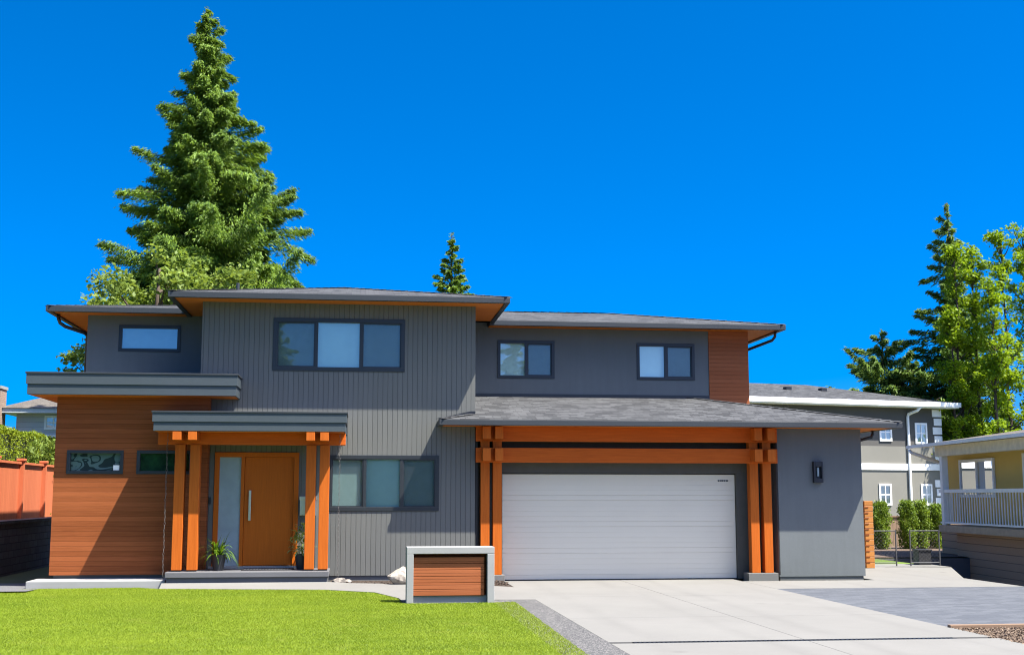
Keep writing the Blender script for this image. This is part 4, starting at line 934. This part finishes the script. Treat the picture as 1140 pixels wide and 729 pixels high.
# ------------------------------------------------------------------ left boundary: retaining wall, red fence, hedge, houses
rw = MB((-11.4, 4, 0)); rw.box(-11.60, -11.20, -2.4, 16.0, -0.5, 1.13); rw.box(-60, -11.601, -2.4, -2.05, -0.5, 1.13); rwo = tag(rw.build('retaining_wall', 'block'), 'dark concrete block retaining wall under the red fence', 'wall')
MB((-11.4, 4, 0)).box(-11.64, -11.17, -2.42, 16.02, 1.131, 1.21).build('coping', 'block', rwo, bevel=0.008)
sheet('neighbour_yard', [(-60, -2.4), (-11.60, -2.4), (-11.60, 60), (-60, 60)], 1.10, 'lawn')
FO = (-12.05, 6, 1.10)
fn = thing('red_fence', 'red stained board fence above the block wall', 'fence', FO)
MB(FO).box(-12.08, -12.04, -2.3, 16.0, 1.10, 2.62).build('board_panel', 'redfence', fn)
MB(FO).box(-12.12, -11.98, -2.3, 16.0, 2.621, 2.68).build('cap_rail', 'redfence', fn)
for y in (-1.28, 1.1, 3.48, 5.86, 8.24, 10.62, 13.0, 15.4):
    p = MB(FO); p.box(-12.04, -11.93, y - .055, y + .055, 1.10, 2.70); po = p.build('post', 'redfence', fn)
    MB(FO).box(-12.12, -11.90, y - .10, y + .10, 2.701, 2.77, bev=0.012).build('post_cap', 'redfence', po)
hedge_block('clipped_hedge', 'clipped green hedge above the red fence', -14.4, -12.9, 4.0, 22.0, 1.1, 3.66, 120000, 0.036, 'hedge_bright', seed=71, top=0.05)
shrub('young_shrub', 'loose bright green shrub between hedge and cedar wall', (-12.45, 12.3, 1.1), 2.35, .60, 1500, 0.085, 'leaf', 72)

def far_window(mb_off, x0, x1, z0, z1, y, parent, frame='white', muntin=True):
    q = MB(mb_off); e = y - 0.05; t = 0.09
    q.box(x0, x1, e, y - .002, z1 - t, z1); q.box(x0, x1, e, y - .002, z0, z0 + t); q.box(x0, x0 + t, e, y - .002, z0 + t, z1 - t); q.box(x1 - t, x1, e, y - .002, z0 + t, z1 - t)
    if muntin: q.box((x0 + x1) / 2 - .025, (x0 + x1) / 2 + .025, e + .01, y - .002, z0 + t, z1 - t); q.box(x0 + t, x1 - t, e + .012, y - .002, (z0 + z1) / 2 - .025, (z0 + z1) / 2 + .025)
    f = q.build('window', frame, parent)
    MB(mb_off).poly([(x0 + t, y - .02, z0 + t), (x1 - t, y - .02, z0 + t), (x1 - t, y - .02, z1 - t), (x0 + t, y - .02, z1 - t)]).build('pane', 'glass_far', f)
    MB(mb_off).poly([(x0 + t, y - .006, z0 + t), (x1 - t, y - .006, z0 + t), (x1 - t, y - .006, z1 - t), (x0 + t, y - .006, z1 - t)]).build('backing', 'blind_reflect', f)
    return f
# taupe house on the right, in its own frame: origin at its right front corner
th = thing('taupe_house', 'two storey taupe house with white trim and quoins behind the garage', 'house', (24.8, 30.7, 0), R(13.6))
q = MB(); q.box(-16, 0, 0, 9, -0.1, 3.0); q.build('wall', 'greyrender', th)
q = MB(); q.box(-16, 0, 0.003, 9, 4.12, 5.95); q.build('upper_wall', 'greyrender_dark', th)
q = MB(); q.box(-16, 0.002, -0.002, 9, 3.30, 4.12); q.build('wall', 'greyrender', th)
q = MB(); q.box(-16, 0.04, -0.05, 9.02, 3.0, 3.30); q.build('belt_course', 'white', th)
q = MB()
for i in range(14):
    z = 0.1 + i * 0.42
    if z + .34 > 5.9: break
    if 2.6 < z < 3.3: continue
    MB().box(-0.5 if i % 2 else -0.42, 0.03, -0.03, 0.4, z, z + 0.34).build('quoin', 'white', th)
for x0, x1, z0, z1 in ((-1.55, -0.85, 4.25, 5.25), (-1.35, -0.7, 1.35, 2.35), (-3.75, -3.05, 1.35, 2.35), (-3.6, -2.9, 4.35, 5.2)): far_window((0, 0, 0), x0, x1, z0, z1, 0, th)
q = MB(); q.box(-16.5, 0.6, -0.62, 9.6, 5.95, 6.08); q.build('eave', 'white', th)
q = MB(); q.box(-16.5, 0.62, -0.70, -0.62, 6.0, 6.22); q.box(0.6, 0.68, -0.70, 9.6, 6.0, 6.22); q.build('gutter', 'white', th)
q = MB(); c = [(-16.5, -.66, 6.2), (.64, -.66, 6.2), (.64, 9.6, 6.2), (-16.5, 9.6, 6.2)]; a, b = (-11.4, 4.5, 7.35), (-4.5, 4.5, 7.35)
q.poly([c[0], c[1], b, a]); q.poly([c[1], c[2], b]); q.poly([c[2], c[3], a, b]); q.poly([c[3], c[0], a]); rf = q.build('roof', 'shingle', th)
q = MB(); q.box(-5.2, -4.9, 2.2, 2.5, 6.7, 7.0); q.build('roof_vent', 'black', rf)
q = MB(); q.box(-7.2, -6.9, 2.2, 2.5, 6.7, 7.0); q.build('roof_vent', 'black', rf)
q = MB(); q.tube([(-1.6, -.62, 6.0), (-1.75, -.5, 5.8), (-1.95, -.1, 5.65), (-1.98, -.07, 5.5), (-1.98, -.07, 0)], 0.07, 8); q.build('downspout', 'white', th)

# ochre balcony house on the far right
oh = thing('ochre_house', 'ochre house with white balcony rail over brown siding at the right edge', 'house', (14.58, 7.37, -0.5), R(-5)); oh.scale = (1.28, 1.28, 1.28)
# local: x to the right (into the house), y away; balcony edge at x = 0
q = MB(); q.box(0.55, 8, -10, 3.95, 1.10, 3.05); q.poly([(0.55, -9.9, 3.04), (8, -9.9, 3.04), (8, -9.9, 4.12)]); q.poly([(0.55, 3.9, 3.04), (8, 3.9, 3.04), (8, 3.9, 4.12)]); q.build('upper_wall', 'yellow', oh)
q = MB(); q.box(0.30, 8, -10, 2.4, -0.15, 0.93); q.box(0.5, 8, 2.4, 3.9, -0.15, 0.93); q.build('lower_wall', 'brownsiding', oh)
q = MB(); q.box(0.0, 8, -10, 2.75, 0.93, 1.09); q.build('balcony_floor', 'taupetrim', oh, bevel=0.008)
q = MB(); q.box(0.02, 0.10, -10, 2.7, 1.86, 1.94); q.box(0.03, 0.09, -10, 2.7, 1.13, 1.17); q.build('handrail', 'white', oh)
q = MB(); q.box(0.1, 0.55, 2.62, 2.7, 1.86, 1.94); q.box(0.1, 0.55, 2.63, 2.69, 1.13, 1.17); q.build('handrail', 'white', oh)
y = 2.55; i = 0
while y > -3.4:
    MB().box(0.050, 0.070, y - 0.010, y + 0.010, 1.17, 1.86).build('baluster', 'white', oh); y -= 0.145
for k in range(3): MB().box(0.16 + k * .14, 0.19 + k * .14, 2.635, 2.685, 1.17, 1.86).build('baluster', 'white', oh)
for y in (2.45, -2.25): MB().box(0.0, 0.15, y - .075, y + .075, 1.09, 2.78).build('porch_post', 'white', oh, bevel=0.006)
q = MB(); q.box(-0.02, 0.18, -10, 2.75, 2.74, 2.984); q.build('porch_beam', 'cream', oh)
q = MB(); q.add([(-0.15, -10, 3.05), (-0.15, 4.2, 3.05), (8, 4.2, 4.2), (8, -10, 4.2), (-0.15, -10, 3.0), (-0.15, 4.2, 3.0), (8, 4.2, 4.15), (8, -10, 4.15)], [(0, 1, 2, 3), (7, 6, 5, 4), (0, 4, 5, 1), (1, 5, 6, 2)]); q.build('roof', 'shingle_brown', oh)
q = MB(); q.box(-0.21, -0.15, -10, 4.2, 2.985, 3.06); q.build('gutter', 'white', oh)
q = MB(); q.poly([(-.15, -10, 2.99), (-.15, 4.2, 2.99), (.55, 4.2, 3.04), (.55, -10, 3.04)]); q.build('soffit', 'white', oh)
def side_window(y0, y1, z0, z1, parent, split=True):
    q = MB(); t = .07; q.box(.50, .545, y0, y1, z1 - t, z1); q.box(.50, .545, y0, y1, z0, z0 + t); q.box(.50, .545, y0, y0 + t, z0 + t, z1 - t); q.box(.50, .545, y1 - t, y1, z0 + t, z1 - t)
    if split: q.box(.505, .545, (y0 + y1) / 2 - .03, (y0 + y1) / 2 + .03, z0 + t, z1 - t)
    f = q.build('window', 'white', parent)
    MB().poly([(.525, y0 + t, z0 + t), (.525, y1 - t, z0 + t), (.525, y1 - t, z1 - t), (.525, y0 + t, z1 - t)]).build('pane', 'glass_far', f)
    MB().poly([(.542, y0 + t, z0 + t), (.542, y1 - t, z0 + t), (.542, y1 - t, z1 - t), (.542, y0 + t, z1 - t)]).build('backing', 'blind_reflect', f)
side_window(0.6, 2.6, 1.75, 2.65, oh)
side_window(-1.6, -0.9, 1.85, 2.70, oh, False)
q = MB(); q.tube([(-0.18, 4.05, 2.95), (-0.15, 4.0, 2.88), (0.15, 3.8, 2.74), (0.42, 3.6, 2.62), (0.49, 3.55, 2.52), (0.49, 3.55, 1.05)], 0.045, 8); q.build('downspout', 'white', oh, smooth=True)
bn = thing('recycling_bin', 'small blue bin on the ground beside the brown siding', 'bin', (13.75, 8.0, -0.72))
MB().lathe((0, 0, 0), [(0.14, 0), (0.17, 0.42), (0.18, 0.44), (0.155, 0.44), (0.13, 0.05)], 14).build('tub', 'blue', bn)
bn = thing('planter_box', 'dark square planter box standing behind the chain link gate', 'planter', (11.65, 5.2, 0.0))
q = MB(); q.box(-.17, .17, -.17, .17, 0, .36); q.build('box', 'pot', bn, bevel=0.01); q = MB(); q.box(-.19, .19, -.19, .19, .361, .40); q.build('rim', 'pot', bn)

# houses on the far left
BO = (-14, 27, 0)
bh = thing('pale_blue_house', 'pale blue sided house with brown shingle roof beyond the hedge', 'house', BO)
q = MB(BO); q.box(-17.15, -8, 27, 34, 0, 5.15); q.build('wall', 'bluesiding', bh)
q = MB(BO); q.box(-17.7, -7.4, 26.35, 34.5, 5.15, 5.33); q.build('eave', 'bluesiding', bh)
q = MB(BO); q.poly([(-17.75, 26.3, 5.34), (-7.4, 26.3, 5.34), (-7.4, 30.5, 6.35), (-16.0, 30.5, 6.35)]); q.poly([(-17.75, 26.3, 5.34), (-16.0, 30.5, 6.35), (-17.75, 34.6, 5.34)]); q.poly([(-17.75, 34.6, 5.34), (-16, 30.5, 6.35), (-7.4, 30.5, 6.35), (-7.4, 34.6, 5.34)]); q.build('roof', 'shingle_brown', bh)
far_window(BO, -16.02, -15.3, 4.5, 5.08, 27, bh)
q = MB(BO); q.box(-17.12, -8, 26.94, 26.995, 4.05, 4.28); q.build('belt_trim', 'white', bh)
q = MB(BO); q.box(-18.6, -17.56, 26.0, 26.9, 1.0, 6.1); ch = q.build('chimney', 'brickwork', bh)
q = MB(BO); q.box(-18.64, -17.52, 25.96, 26.94, 6.1, 6.22); q.build('chimney_cap', 'concrete_grey', ch)
q = MB(BO); q.tube([(-17.95, 26.4, 6.22), (-17.95, 26.4, 6.4)], .16, 10); q.build('flue', 'metal', ch)
SO = (-18, 14, 0)
sh = thing('brown_roof_house', 'low house with a brown shingle hip roof behind the hedge at the left edge', 'house', SO)
q = MB(SO); q.box(-24, -15.6, 6, 18.4, 0, 3.8); q.poly([(-22.9, 6.0, 3.8), (-15.2, 6.0, 3.8), (-19.0, 6.0, 5.3)]); q.build('wall', 'taupetrim', sh)
q = MB(SO); q.poly([(-15.1, 5.4, 3.86), (-15.1, 19.0, 3.86), (-19.0, 15.1, 5.4), (-19.0, 5.4, 5.4)]); q.poly([(-15.1, 19.0, 3.86), (-22.9, 19.0, 3.86), (-19, 15.1, 5.4)]); q.poly([(-22.9, 19.0, 3.86), (-22.9, 5.4, 3.86), (-19.0, 5.4, 5.4), (-19, 15.1, 5.4)]); q.build('roof', 'shingle_brown', sh)
q = MB(SO); q.box(-15.12, -15.02, 5.4, 19.0, 3.70, 3.85); q.build('gutter', 'metal', sh)
